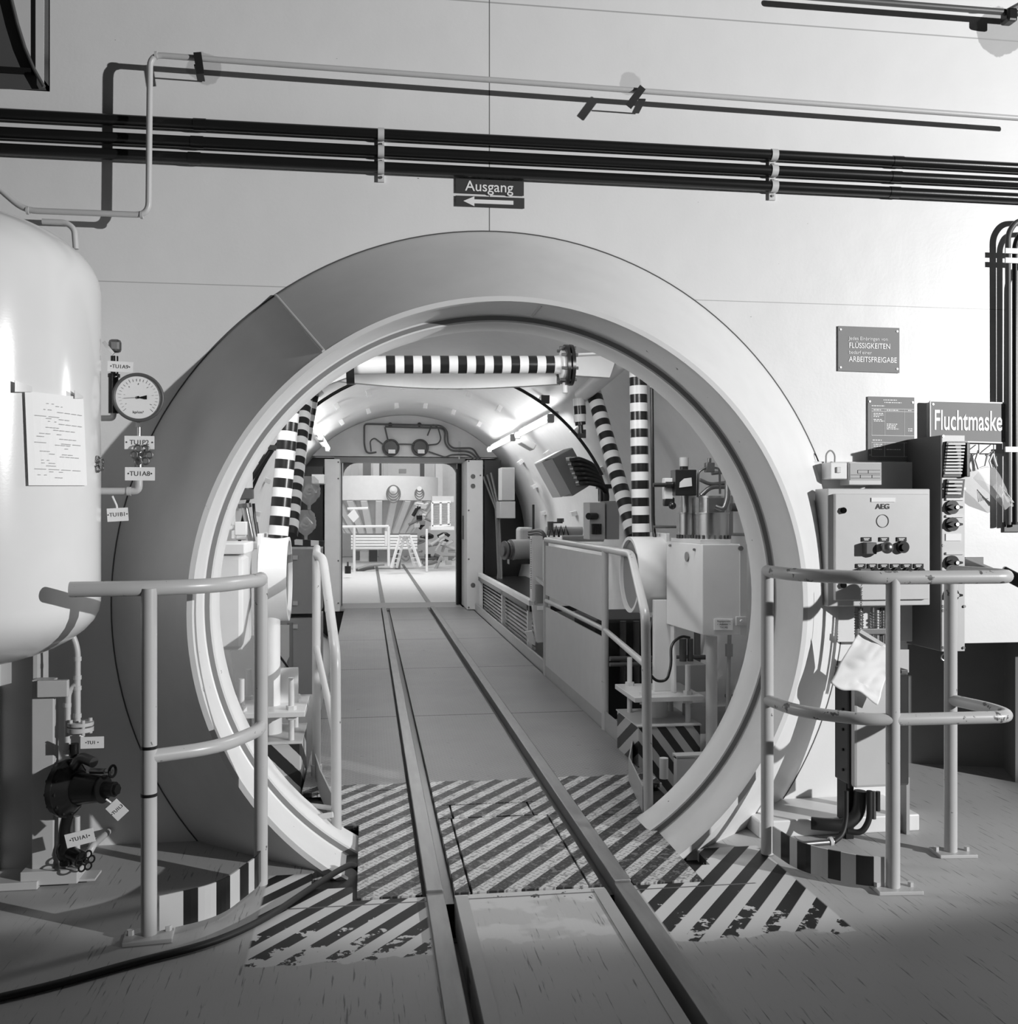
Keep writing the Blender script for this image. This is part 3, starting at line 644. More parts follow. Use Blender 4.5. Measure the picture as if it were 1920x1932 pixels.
for v, u0, u1 in ((.95, .33, .62), (.91, .35, .72), (.855, .08, .36), (.79, .12, .28), (.79, .40, .66), (.79, .86, .93), (.735, .12, .34), (.71, .12, .33), (.685, .12, .24), (.64, .12, .3), (.615, .13, .35), (.57, .4, .63), (.545, .4, .6), (.52, .4, .6), (.495, .4, .66), (.50, .86, .96), (.47, .86, .96), (.315, .1, .3), (.25, .12, .32), (.22, .12, .3), (.17, .12, .3), (.17, .4, .7)):
    k = u0
    while k < u1: L = random.uniform(.02, .06); q.bar(d+ux*k+uz*v+Vector((0, -.0036, 0)), d+ux*min(k+L, u1)+uz*v+Vector((0, -.0036, 0)), .001, .0035); k += L+.012
q.build('small_print', 'letter', t)
t, a, b, c, d = sign('escape_mask_sign', 'framed grey sign reading Fluchtmaske at the right edge', 1752, 757, 1895, 832, 'signgrey', Y=-.03, th=.008, tilt=4)
q = MB(); e = Vector((0, -.0095, 0)); 
for p0, p1 in ((a, b), (b, c), (c, d), (d, a)): q.bar(p0+e, p1+e, .004, .006)
q.build('border', 'letter', t)
text('lettering', 'Fluchtmaske', (a+b+c+d)/4+Vector((0, -.0095, .002)), .128, 'letter', t, sx=.53, bold=.014, rot=(PI/2, .004, 0))
a = P(1747, 760, -.001); b = P(1890, 856, -.001); MB().bb(a.x, b.x, -.02, -.0005, b.z, a.z).build('backing_board', 'cream', t)
# hooks and mask bag
t = thing('mask_bag', 'clear plastic bag with mask straps hanging under the escape mask sign', 'bag', P(1870, 870, -.07))
q = MB()
for px in (1846, 1874): q.tube(rnd([P(px, 838, -.03), P(px, 848, -.06), P(px, 856, -.075), P(px, 850, -.09)], .01), .002, 6)
q.build('hook', 'dkgrey', t)
q = MB(); q.tube([P(1846, 850, -.07), P(1840, 868, -.07), P(1845, 884, -.07), P(1858, 880, -.07), P(1862, 860, -.07), P(1872, 850, -.07), P(1876, 868, -.07), P(1880, 880, -.075)], .006, 6); q.tube([P(1874, 852, -.07), P(1866, 870, -.07), P(1870, 882, -.07)], .005, 6); q.build('strap', 'offwhite', t)
n = 7; vs = []; fs = []
outl = [(1835, 902), (1852, 882), (1872, 876), (1886, 896), (1900, 925), (1912, 955), (1895, 962), (1870, 935), (1850, 918)]
cc = P(1872, 918, -.13); ring_ = [P(x, y, -.055) for x, y in outl]; k = len(ring_)
mid_ = [cc+(p-cc)*.55+Vector((0, -.02+.015*((i*7) % 3), 0)) for i, p in enumerate(ring_)]
q = MB().add(ring_+mid_+[cc], [(i, (i+1) % k, k+(i+1) % k, k+i) for i in range(k)]+[(k+i, k+(i+1) % k, 2*k) for i in range(k)], sm=True); q.build('bag', 'plastic', t)
q = MB()
for i in range(7): q.tube([P(1880+i*3, 940-i, -.06), P(1886+i*2.5, 915+i*3, -.075), P(1900+i*2, 948, -.06)], .0015, 5)
q.build('crease', 'letter', t)
# black cable riser at right edge
t = thing('cable_riser', 'dark cable bundle bending down along the right edge of the wall', 'cable', P(1908, 800, -.03))
MB().tube(rnd([P(1960, 415, -.05), P(1918, 416, -.05), P(1901, 440, -.05), P(1902, 990, -.05)], .08, 7), .013, 10).build('cable', 'dkgrey', t)
MB().tube(rnd([P(1960, 436, -.05), P(1925, 438, -.05), P(1914, 460, -.05), P(1914, 990, -.05)], .06, 7), .012, 10).build('cable', 'black', t)
MB().tube(rnd([P(1970, 470, -.05), P(1928, 520, -.05), P(1926, 990, -.05)], .06, 7), .012, 10).build('cable', 'black', t)
for py in (474, 492, 848): MB().bb(P(1892, 0, -.05).x, P(1930, 0, -.05).x, -.068, -.06, P(1905, py+5, -.06).z, P(1905, py-5, -.06).z).build('strap', 'offwhite', t)
# top right pipe and bracket, top left duct
t = thing('ceiling_pipe', 'dark pipe and bracket at the very top right corner', 'pipe', P(1880, 30, -.1))
MB().cyl(P(1500, -8, -.1), P(1960, 28, -.1), .014, seg=14).build('pipe', 'dkgrey', t)
MB().bar((P(1903, 20, 0).x, -.002, P(1903, 20, 0).z), (P(1903, 20, 0).x-.02, -.2, P(1903, 25, 0).z-.03), .03, .012).build('bracket', 'black', t)
MB().box(P(1903, 32, -.1), (.05, .06, .06)).build('clamp', 'black', t, bevel=.01)
YD = -.55
t = thing('air_duct', 'dark edged duct housing with pale curved plate in the top left corner', 'duct', P(40, 100, YD))
a = P(92, 170, YD); q = MB().bb(a.x-.6, a.x, YD, YD+.012, a.z, a.z+.6).bb(a.x-.014, a.x, YD-.14, YD+.012, a.z, a.z+.6).bb(a.x-.6, a.x, YD-.14, YD+.012, a.z, a.z+.014); q.build('housing', 'black', t)
q = MB(); pts = [P(x, y, YD-.136) for x, y in ((83, 164), (64, 130), (47, 90), (33, 45), (22, 0), (14, -60))]
q.prism(pts+[P(84, -60, YD-.136)], (0, -.003, 0)); q.build('curved_plate', 'offwhite', t)
pts2 = [P(x, y, YD-.139) for x, y in ((83, 164), (64, 130), (47, 90), (33, 45), (22, 0), (14, -60))]
MB().tube(pts2, .006, 8).build('edge', 'dkgrey', t)
q = MB().prism([p+Vector((0, .02, 0)) for p in pts2]+[P(-60, -60, YD-.119), P(-60, 165, YD-.119)], (0, .006, 0)); q.build('side_plate', 'dkgrey', t)
# ================================================================ CONTROL CABINETS ON THE RIGHT WALL
def X0(px, Y): return P(px, 966, Y).x
def Z0(px, py, Y): return P(px, py, Y).z
# channel behind switch
yb = -.05
t = thing('cable_channel', 'long flat wall channel between collar and tall panel above the grey cabinet', 'channel', P(1600, 900, 0))
MB().prism([P(1463, 870, yb), P(1742, 872, yb), P(1742, 1210, yb), P(1525, 1212, yb), P(1522, 1120, yb), P(1500, 960, yb), P(1480, 905, yb)], (0, -yb-.001, 0)).build('mounting_plate', 'white', t, bevel=.003)
ys = -.14
t = thing('light_switch', 'small white switch box with looped wire above the grey cabinet', 'switch', P(1583, 888, ys))
MB().bb(X0(1566, ys), X0(1598, ys), ys, yb-.002, Z0(1580, 904, ys), Z0(1580, 872, ys)).build('box', 'white', t, bevel=.005)
MB().bb(X0(1577, ys), X0(1585, ys), ys-.008, ys, Z0(1580, 892, ys), Z0(1580, 881, ys)).build('rocker', 'offwhite', t, bevel=.002)
MB().tube(rnd([P(1558, 876, yb-.01), P(1558, 856, yb-.01), P(1567, 848, yb-.01), P(1575, 858, yb-.01), P(1574, 876, yb-.01)], .04), .004, 8).build('wire', 'grey', t)
t = thing('label_box', 'grey box with engraved form plate beside the white switch', 'box', P(1632, 895, ys))
MB().bb(X0(1601, ys), X0(1663, ys), ys, yb-.002, Z0(1632, 915, ys), Z0(1632, 872, ys)).build('box', 'cream', t, bevel=.003)
q = MB(); y1 = ys-.001; MB().bb(X0(1603, ys), X0(1662, ys), ys-.002, ys, Z0(1632, 906, ys), Z0(1632, 874, ys)).build('plate', 'grey', t)
for a_, b_ in (((1618, 887), (1660, 887)), ((1618, 893), (1660, 893)), ((1605, 896), (1660, 896)), ((1605, 902), (1660, 902)), ((1618, 887), (1618, 893)), ((1638, 887), (1638, 893)), ((1623, 896), (1623, 902)), ((1645, 896), (1645, 902))): q.bar(P(*a_, ys-.003), P(*b_, ys-.003), .001, .0016)
q.build('form_lines', 'ink', t)
# AEG cabinet
yf = -.30
t = thing('control_cabinet', 'grey wall cabinet with emergency knob and button row', 'cabinet', P(1660, 1140, -.1))
x0, x1, z0, z1 = X0(1561, yf), X0(1754, yf), Z0(1660, 1143, yf), Z0(1660, 922, yf)
MB().bb(x0, x1, yf, -.18, z0, z1).build('body', 'cream', t, bevel=.004)
for px in (1640, 1730): MB().bb(X0(px, yb), X0(px+14, yb), -.18, yb-.001, z0+.04, z1-.04).build('mount_rail', 'cream', t)
dx0, dx1, dz0, dz1 = X0(1575, yf-.02), X0(1752, yf-.02), Z0(1660, 1131, yf), Z0(1660, 932, yf)
door = MB().bb(dx0, dx1, yf-.022, yf-.001, dz0, dz1).build('door', 'cream', t, bevel=.003)
yd = yf-.023
for py in (963, 1104): MB().cyl(P(1591, py, yd), P(1591, py, yd-.012), .013, seg=16).cyl(P(1591, py, yd-.012), P(1591, py, yd-.016), .006, seg=8).build('lock', 'black', door)
q = MB().bb(X0(1643, yd), X0(1688, yd), yd-.003, yd, Z0(1660, 947, yd), Z0(1660, 939, yd)).build('name_plate', 'paper', door)
text('maker_lettering', 'AEG', P(1665, 956, yd-.001), .030, 'ink', door, sx=1.1, bold=.02)
MB().torus(P(1665, 983, yd-.001), (0, 1, 0), M1(12, yd, 1665), .0012, 32, 6).build('emblem', 'dkgrey', door)
def tagplate(px, py): 
    MB().bb(X0(px-9, yd), X0(px+9, yd), yd-.004, yd, Z0(px, py+5.5, yd), Z0(px, py-2.5, yd)).build('label_plate', 'black', door)
    q = MB(); 
    for k in (0, 1): q.bb(X0(px-6+k, yd), X0(px+5-k*2, yd), yd-.005, yd-.004, Z0(px, py+2.6*k+.8, yd), Z0(px, py+2.6*k-.6, yd))
    q.build('label_print', 'letter', door)
for px in (1634, 1667, 1700): tagplate(px, 1016)
for px in (1623, 1645, 1667, 1689, 1710, 1732): tagplate(px, 1066)
MB().bb(X0(1626, yd), X0(1646, yd), yd-.035, yd, Z0(1636, 1045, yd), Z0(1636, 1023, yd)).build('push_button', 'dkgrey', door, bevel=.003)
c = P(1671, 1033, yd-.045); MB().cyl(P(1667, 1031, yd), c, .016, seg=20).ball(c+Vector((0, -.008, 0)), M1(11.5, yd, 1670), 24).build('emergency_knob', 'dsteel', door)
c = P(1700, 1032, yd); MB().cyl(c, c+Vector((0, -.02, 0)), .025, seg=24).cyl(c+Vector((0, -.02, 0)), c+Vector((0, -.03, 0)), .015, seg=20).build('rotary_switch', 'black', door)
MB().bb(X0(1616, yd), X0(1636, yd), yd-.03, yd, Z0(1626, 1090, yd), Z0(1626, 1072, yd)).build('push_button', 'dkgrey', door, bevel=.003)
for px in (1647, 1669, 1690, 1711, 1733): c = P(px, 1080, yd); MB().cyl(c, c+Vector((0, -.016, 0)), .0215, seg=22).cyl(c+Vector((0, -.016, 0)), c+Vector((0, -.022, 0)), .015, seg=18).build('push_button', 'black', door)
# tall intercom column
yt = -.28
t = thing('intercom_column', 'tall narrow panel with slatted loudspeaker and rotary switches', 'panel', P(1800, 1240, -.15))
x0, x1 = X0(1776, yt), X0(1819, yt); zt0, zt1 = Z0(1800, 1229, yt), Z0(1800, 821, yt)
MB().bb(x0, x1, yt+.01, -.001, zt0, zt1).build('housing', 'dkgrey', t, bevel=.003)
fp = MB().bb(x0+.001, x1+.002, yt, yt+.01, zt0, zt1).build('front_plate', 'cream', t, bevel=.002)
# slatted hood
def slats(px0, px1, py0, py1, n, sl, dep):
    q = MB()
    a0_, a1_ = P(px0+sl, py0, yt-dep), P(px1+sl, py0, yt-dep); b0, b1 = P(px0, py1, yt-dep*.25), P(px1, py1, yt-dep*.25)
    MB().prism([P(px0+sl-4, py0-3, yt-.001), P(px1+sl+3, py0-3, yt-.001), P(px1+3, py1+3, yt-.001), P(px0-4, py1+3, yt-.001)], (0, -.012, 0)).build('hood', 'black', t)
    for i in range(n):
        k = (i+.3)/n; l = a0_+(b0-a0_)*k; r2 = a1_+(b1-a1_)*k; q.bar(l, r2, .016, M1((py1-py0)/n*.55, yt))
    q.build('slats', 'cream', t)
slats(1780, 1812, 836, 897, 10, 7, .045); slats(1784, 1810, 907, 936, 4, 4, .04)
q = MB().bb(X0(1815, yt), X0(1822, yt), yt-.03, yt, Z0(1816, 900, yt), Z0(1816, 836, yt)).build('hood_side', 'black', t, bevel=.003)
for py in (957, 989, 1061, 1122):
    c = P(1794, py, yt); k_ = MB().cyl(c, c+Vector((0, -.012, 0)), .030, seg=20).prism([c+Vector((-.034, -.012, 0)), c+Vector((-.008, -.012, .012)), c+Vector((.034, -.012, .004)), c+Vector((.034, -.012, -.004)), c+Vector((-.008, -.012, -.012))], (0, -.02, 0)).build('rotary_switch', 'black', t)
    MB().cyl(c+Vector((.006, -.032, 0)), c+Vector((.006, -.038, 0)), .008, seg=12).build('switch_cap', 'steel', k_)
for py in (942, 974, 1044): MB().bb(X0(1783, yt), X0(1817, yt), yt-.008, yt, Z0(1800, py+2.2, yt), Z0(1800, py-2.2, yt)).build('seam_bar', 'offwhite', t)
MB().bb(X0(1783, yt), X0(1812, yt), yt-.004, yt, Z0(1800, 1020, yt), Z0(1800, 1007, yt)).build('label', 'paper', t)
q = MB()
for px, py in ((1777, 823), (1777, 922), (1777, 1029), (1777, 1144), (1777, 1152), (1817, 922), (1817, 1144), (1777, 1222), (1816, 1222)): c = P(px+1, py, yt); q.cyl(c, c+Vector((0, -.006, 0)), .006, seg=10)
q.build('screws', 'dsteel', t)
MB().torus(P(1781, 1240, yt+.02), (0, 1, 0), .014, .003, 16).build('pull_ring', 'steel', t)
# small dark plates and angle profile at right edge
tag(MB().bb(X0(1893, -.01), X0(1925, -.01), -.012, -.001, Z0(1900, 1004, -.01), Z0(1900, 985, -.01)).build('dark_wall_plate', 'dkgrey', bevel=.003), 'small dark plate at the right edge of the wall above the slanting bar', 'plate')
tag(MB().bb(X0(1822, -.01), X0(1856, -.01), -.006, -.001, Z0(1840, 1077, -.01), Z0(1840, 1051, -.01)).build('grey_wall_plate', 'signgrey'), 'grey lettered plate on the wall just right of the tall panel', 'plate')
t = thing('slanting_bar', 'dark slanting bar with clamp reaching in at the right edge', 'bar', P(1880, 1080, -.2))
MB().bar(P(1822, 1060, -.06), P(1900, 1092, -.35), .03, .035).build('bar', 'dsteel', t, bevel=.003)
MB().bar(P(1888, 1078, -.35), P(1940, 1105, -.4), .05, .055).build('clamp', 'black', t, bevel=.008)
# conduit bundle below cabinet
yc = -.2
for i, (px, rr, mt, lb) in enumerate(((1620, .017, 'dkgrey', 'leftmost of the short conduits coming out below the grey cabinet'), (1651, .020, 'steel', 'thick ribbed short conduit in the middle below the grey cabinet'), (1664, .010, 'dsteel', 'thinnest of the short conduits below the grey cabinet'))):
    tt = thing('cabinet_conduit', lb, 'conduit', P(px, 1200, yc), 'conduits below the grey cabinet')
    MB().cyl(P(px, 1146, yc), P(px, 1290, yc), rr, seg=16).build('pipe', mt, tt)
    q = MB()
    for k in range(9): q.torus(P(px, 1156+k*5, yc), (0, 0, 1), rr+.001, .0022, 16, 6)
    q.build('ribs', mt, tt)
tag(MB().bb(X0(1608, yc), X0(1672, yc), yc-.035, yc-.022, Z0(1640, 1196, yc), Z0(1640, 1184, yc)).build('conduit_bracket', 'dsteel', bevel=.004), 'dark clamp bar across the short conduits below the grey cabinet', 'clamp')
# lower cabinet
yl = -.47; yk = -.24
t = thing('floor_cabinet', 'grey switch cabinet on dark stand behind the right guard rail', 'cabinet', (X0(1640, yl), -.3, 0))
x0, xm, x1 = X0(1572, yk), X0(1612, yl), X0(1722, yl)
z0, z1 = Z0(1640, 1492, yl), Z0(1640, 1268, yl)
MB().bb(xm+.004, x1, yl+.035, -.29, z0+.01, z1).build('body', 'dkgrey', t, bevel=.004)
MB().bb(xm-.002, xm+.004, yl+.04, yl+.055, z0, z1).build('edge_trim', 'black', t)
d_ = MB().bb(X0(1611, yl), X0(1716, yl), yl, yl+.033, z0+.012, z1-.012).build('door', 'cream', t, bevel=.012)
q = MB()
for py in range(1300, 1490, 38): c = P(1592, py, yl+.1); q.cyl((xm+.006, c.y, c.z), (xm-.004, c.y, c.z), .006, seg=8)
q.build('side_screws', 'black', t)
MB().bb(X0(1583, -.3), X0(1597, -.3), -.36, -.28, 0, z0+.01).build('stand', 'black', t); MB().bb(X0(1700, -.3), X0(1706, -.3), -.34, -.28, 0, z0+.01).build('stand', 'grey', t)
MB().prism([P(1665, 1268, -.2), P(1712, 1268, -.2), P(1712, 1225, -.2), P(1665, 1225, -.2)], (0, -.01, 0)).build('rear_plate', 'cream', t)
# hoses under it
def hose(name, lb, pts, r, mat='blackmatt', cat='hose', group=None, rad=.08):
    return tag(MB().tube(rnd(pts, rad, 7), r, 12).build(name, mat), lb, cat, group)
hose('thick_hose', 'thickest black hose curving from floor cabinet bottom to the left', [P(1623, 1492, -.38), P(1620, 1535, -.38), P(1595, 1558, -.38), P(1560, 1556, -.36), P(1530, 1553, -.33)], .026, rad=.1)
hose('thin_hose', 'black hose looping in a deep U under the floor cabinet', [P(1640, 1492, -.42), P(1640, 1548, -.42), P(1625, 1572, -.42), P(1598, 1568, -.40)], .012)
t = thing('connector_hose', 'slim hose with ribbed end lying on the floor in front of the plinth', 'hose', P(1596, 1560, -.42))
MB().tube(rnd([P(1596, 1492, -.44), P(1596, 1545, -.45), P(1590, 1575, -.47), P(1573, 1588, -.50)], .06), .010, 10).build('hose', 'blackmatt', t)
MB().cyl(P(1572, 1588, -.505), P(1502, 1594, -.52), .012, seg=12).build('ribbed_end', 'dsteel', t)
MB().cyl(P(1570, 1587, -.505), P(1564, 1588, -.505), .018, seg=12).build('clamp', 'offwhite', t)
for i, (px, L, lb) in enumerate(((1648, 1545, 'long cable gland end hanging under the floor cabinet beside the hose loop'), (1656, 1530, 'shorter cable gland end under the floor cabinet, next to the railing post'))):
    tag(MB().cyl(P(px, 1493, -.40), P(px, L, -.40), .009, seg=12).build('cable_gland', 'dsteel'), lb, 'gland', 'gland ends under the floor cabinet')
# paper hanging on chain
yh = -.50
t = thing('hanging_sheet', 'wrinkled white sheet hanging by one corner from a chain', 'sheet', P(1622, 1195, yh))
quad = [P(1622, 1190, yh), P(1690, 1232, yh), P(1655, 1325, yh-.01), P(1565, 1287, yh)]
from mathutils import noise as mn
n = 30; vs = []; 
for i in range(n+1):
    for j in range(n+1):
        u, v = i/n, j/n; p = quad[0]*(1-u)*(1-v)+quad[1]*u*(1-v)+quad[2]*u*v+quad[3]*(1-u)*v
        p = p+Vector((0, .014*mn.noise(Vector((u*2.2+v, v*1.6, 0)))-.010*abs(mn.noise(Vector((u*3+v*4, v*2-u*2, 5)))), -.012*v*math.sin(u*8)*(1 if v > .8 else 0))); vs.append(p)
q = MB().add(vs, [(i*(n+1)+j, i*(n+1)+j+1, (i+1)*(n+1)+j+1, (i+1)*(n+1)+j) for i in range(n) for j in range(n)], sm=True); o = q.build('sheet', 'paper', t); md = o.modifiers.new('s', 'SOLIDIFY'); md.thickness = .0015
MB().bar(quad[0]+Vector((-.003, -.006, 0)), quad[1]+Vector((0, -.006, 0)), .005, .014).build('top_batten', 'offwhite', t)
q = MB()
for k in range(22): q.torus(P(1622+3*(1-k/22), 1103+k*4, yh+.01+.0*k), ((1, 0, 0), (0, 1, 0))[k % 2], .0042, .0011, 8, 5)
q.build('chain', 'dsteel', t)
# ================================================================ INSIDE THE PASSAGE
def pole(name, lb, a, b, r, first=0, period=.1, cat='pole', group='hazard striped poles of the portal frame', capw=0.0):
    a, b = Vector(a), Vector(b); L = (b-a).length; d = (b-a).normalized(); n = max(1, int(round(L/(period/2)))); q = MB()
    for i in range(n):
        q.cyl(a+d*L*i/n, a+d*L*(i+1)/n, r, seg=28, caps=(i in (0, n-1)), mi=(i+first) % 2)
    return tag(q.build(name, ['white', 'black']), lb, cat, group)
YQ = 1.3
pole('striped_pole', 'upright striped pole standing on the right round hub', P(1209, 1020, YQ), P(1203, 680, YQ), .0505, 1)
pole('striped_pole', 'leaning striped pole left of the upright one on the right', P(1196, 1012, YQ+.35), P(1119, 738, 2.2), .0505, 1)
pole('striped_pole', 'broad striped pole standing on the left round hub', P(523, 1028, 1.0), P(549, 745, 1.05), .0505, 1)
pole('striped_pole', 'leaning striped pole behind the broad left one', P(547, 1012, 1.5), P(578, 736, 2.1), .0425, 1)
pole('striped_pole', 'thin striped pole farthest back on the left, half hidden', P(578, 830, 3.2), P(594, 735, 3.2), .035, 1)
# horizontal tube with flanges
t = thing('striped_crossbar', 'horizontal striped tube hanging across the passage between two dark flanges', 'tube', P(860, 688, 1.4))
a, b = P(658, 690, 1.4), P(1068, 688, 1.4); r_ = .0500
MB().cyl(a, P(728, 688, 1.4), r_, seg=28).build('plain_section', 'white', t)
q = MB(); x0 = P(728, 688, 1.4); x1 = P(1044, 688, 1.4); n = 20
for i in range(19): q.cyl(x0+(x1-x0)*i/19, x0+(x1-x0)*(i+1)/19, r_+.0005, seg=28, caps=False, mi=(i+1) % 2)
q.build('striped_section', ['white', 'black'], t); MB().cyl(x1, P(1062, 688, 1.4), r_, .058, seg=28).build('plain_section', 'white', t)
MB().cyl(P(653, 690, 1.4), P(668, 690, 1.4), .105, seg=36).build('flange', 'black', t)
fl = MB().cyl(P(1064, 689, 1.4), P(1070, 689, 1.4), .118, seg=36).cyl(P(1073, 689, 1.4), P(1079, 689, 1.4), .118, seg=36).build('flange', 'black', t)
MB().cyl(P(1058, 689, 1.4), P(1065, 689, 1.4), .085, seg=28).build('collar', 'white', t)
q = MB()
for k in range(8):
    an = k*PI/4+.3; c = P(1068, 689, 1.4)+Vector((0, math.cos(an)*.1, math.sin(an)*.1)); q.cyl(c+Vector((-.045, 0, 0)), c+Vector((.05, 0, 0)), .009, seg=8)
q.build('bolts', 'dsteel', t)
c = P(1066, 735, 1.4); MB().cyl(c+Vector((0, 0, -.02)), c+Vector((0, 0, .04)), .016, seg=12).build('grease_cup', 'offwhite', t)
# curved beam under it
q = MB(); pts = []
for i in range(25):
    u = i/24; x = P(606, 708, 1.32).x*(1-u)+P(1062, 720, 1.36).x*u; y = 1.50+.30*math.sin(PI*u); pts.append((x, y, 2.098))
q.strip(pts, .085, .05); tag(q.build('curved_beam', 'white'), 'pale curved beam bowed away just below the striped crossbar', 'beam')
# white struts
def wtube(name, lb, pts, r, mat='white', cat='strut', grp=None, rad=.05): return tag(MB().tube(rnd(pts, rad), r, 20).build(name, mat), lb, cat, grp)
wtube('diagonal_strut', 'thick white diagonal tube at the upper right of the passage', [P(1188, 668, 1.35), P(1098, 745, 2.25)], .052)
t = thing('gusset_beam', 'white tapered beam right of the dark flange', 'beam', P(1120, 690, 1.45))
MB().prism([P(1080, 672, 1.45), P(1165, 668, 1.45), P(1150, 712, 1.45), P(1080, 708, 1.45)], (0, .06, 0)).build('web', 'white', t)
MB().bar(P(1080, 671, 1.42), P(1165, 667, 1.42), .10, .01).build('top_flange', 'white', t)
t = thing('left_gusset', 'white angled plate left of the striped crossbar', 'plate', P(630, 705, 1.45))
MB().prism([P(598, 725, 1.45), P(654, 690, 1.45), P(654, 712, 1.45), P(612, 728, 1.45)], (0, .05, 0)).build('web', 'white', t)
t = thing('buffer', 'short striped buffer with black tip hanging below the diagonal tube', 'buffer', P(1094, 780, 2.2))
MB().cyl(P(1092, 752, 2.2), P(1093, 768, 2.2), .040, seg=20).build('sleeve', 'offwhite', t)
q = MB(); ys = [766, 782, 796]
for i in range(2): q.cyl(P(1093, ys[i], 2.2), P(1094, ys[i+1], 2.2), .041, seg=20, mi=(1, 0)[i])
q.build('striped_section', ['white', 'black'], t)
MB().cyl(P(1094, 796, 2.2), P(1095, 802, 2.2), .036, seg=16).cyl(P(1095, 802, 2.2), P(1096, 818, 2.2), .016, seg=12).build('tip', 'black', t)
# dark tube beside right pole
t = thing('lock_rod', 'thin dark rod with knob head along the right upright striped pole', 'rod', P(1231, 1000, 1.25))
MB().tube(rnd([P(1229, 720, 1.25), P(1232, 990, 1.25), P(1238, 1040, 1.2), P(1250, 1060, 1.15)], .06), .0105, 12).build('rod', 'black', t)
MB().cyl(P(1229, 700, 1.25), P(1229, 722, 1.25), .022, seg=16).box(P(1228, 708, 1.25), (.075, .05, .035)).build('knob', 'black', t, bevel=.008)
MB().cyl(P(1231, 722, 1.25), P(1231, 731, 1.25), .018, seg=14).build('collar', 'offwhite', t)
MB().tube(rnd([P(1250, 1060, 1.15), P(1243, 1120, 1.12), P(1222, 1200, 1.08)], .1), .006, 8).build('pull_wire', 'dsteel', t)
# round hubs (axis across the passage)
for px0, px1, py, Y, lb, col0, sgn in ((1186, 1248, 1084, 1.25, 'white round hub carrying the two right striped poles', 0, 1), (546, 494, 1092, 1.0, 'white round hub carrying the two left striped poles', 1, -1)):
    c0, c1 = P(px0, py, Y), P(px1, py, Y); c1 = Vector((c1.x, c0.y, c0.z)); R_ = .215
    t = thing('pole_hub', lb, 'hub', c0)
    xa, xb = sorted((c0.x, c1.x))
    MB().lathe([(R_-.018, 0), (R_, 0), (R_, xb-xa), (R_-.018, xb-xa)], (xa, c0.y, c0.z), 'x', 56, closedprof=True).build('drum', 'white', t)
    MB().cyl((xa+.02, c0.y, c0.z), (xb-.02, c0.y, c0.z), R_-.018, seg=56).build('disc', 'midgrey', t)
    MB().bb(c1.x-.03*0-.012, c1.x+.012, c0.y-R_*.55, c0.y+R_*.9, c0.z-.02, c0.z+R_+.02).build('side_plate', 'white', t, bevel=.004)
# pedestals
for side, xc, Y0, lb, lb2, hz in ((1, 1.585, .86, 'striped pedestal block in the pit on the right with bolted column', 'right', 'haz'), (-1, -.49, .74, 'striped pedestal block in the pit on the left with bolted column', 'left', 'haz2')):
    t = thing('column_pedestal', lb, 'pedestal', (xc, Y0+.25, -.5))
    MB().bb(xc-.17, xc+.17, Y0, Y0+.45, -.66, .215).build('block', hz, t, bevel=.006)
    MB().bb(xc-.175, xc+.175, Y0-.005, Y0+.455, .216, .222).build('top_plate', 'cream', t)
    MB().bb(xc-.19, xc+.19, Y0+.0, Y0+.42, .345, .372).build('levelling_plate', 'offwhite', t, bevel=.003)
    for bx in (-.12, .12):
        for by in (.06, .36):
            MB().cyl((xc+bx, Y0+by, .222), (xc+bx, Y0+by, .53), .0145, seg=14).cyl((xc+bx, Y0+by, .372), (xc+bx, Y0+by, .392), .026, seg=6).cyl((xc+bx, Y0+by, .325), (xc+bx, Y0+by, .345), .026, seg=6).build('levelling_bolt', 'offwhite', t)
    MB().cyl((xc, Y0+.24, .222), (xc, Y0+.24, .345), .06, seg=24).build('stub', 'white', t)
    zt = .87 if side > 0 else .82; xx = xc+.02 if side > 0 else xc-.02
    if side > 0: MB().bb(xx-.055, xx+.05, Y0+.16, Y0+.20, .372, zt).bb(xx+.035, xx+.05, Y0+.1, Y0+.3, .372, zt).build('column', 'white', t, bevel=.003)
    else: MB().cyl((xx+.03, Y0+.2, .372), (xx+.03, Y0+.2, zt), .045, seg=24).bb(xx+.03, xx+.16, Y0+.24, Y0+.26, .372, .55).build('column', 'white', t)
# walkway railings
def rail3(lb, top, posts, mids, panel=None, sleeves=()):
    t = thing('walkway_railing', lb, 'railing', (posts[0][0].x, posts[0][0].y, 0), 'railings of the walkway')
    MB().tube(rnd(top, .07, 7), .0215, 14).build('top_rail', 'rail', t)
    for a, b in posts: MB().cyl(a, b, .0215, seg=18).build('post', 'rail', t)
    for mm in mids: MB().tube(rnd(mm, .04), .016, 12).build('middle_rail', 'rail', t)
    for a, b in sleeves: MB().cyl(a, b, .028, seg=18).build('sleeve', 'cream', t)
    return t
V = Vector
n0 = V((1.235, .03, 0)); k1 = V((1.44, 1.10, 1.12)); k0 = V((1.46, 1.78, 1.12)); kf = V((1.46, 3.83, 1.12))
t = rail3('railing with two grey infill sheets along the right of the walkway', [kf, k0, k1, V((1.235, .1, .89)), V((1.235, .05, .0))], [(V((1.46, 1.78, -.02)), k0), (V((1.46, 3.83, -.02)), kf)], [[V((1.46, 3.83, .62)), V((1.46, 1.78, .62)), V((1.24, .08, .66))]], sleeves=[(V((1.235, .05, -.20)), V((1.235, .05, .005)))])
for z0, z1 in ((.67, 1.075), (.09, .57)): MB().bb(1.452, 1.462, 1.81, 3.80, z0, z1).build('infill_sheet', 'cream', t)
f0 = V((-.255, .94, -.02)); g0 = V((-.125, -.02, -.05))
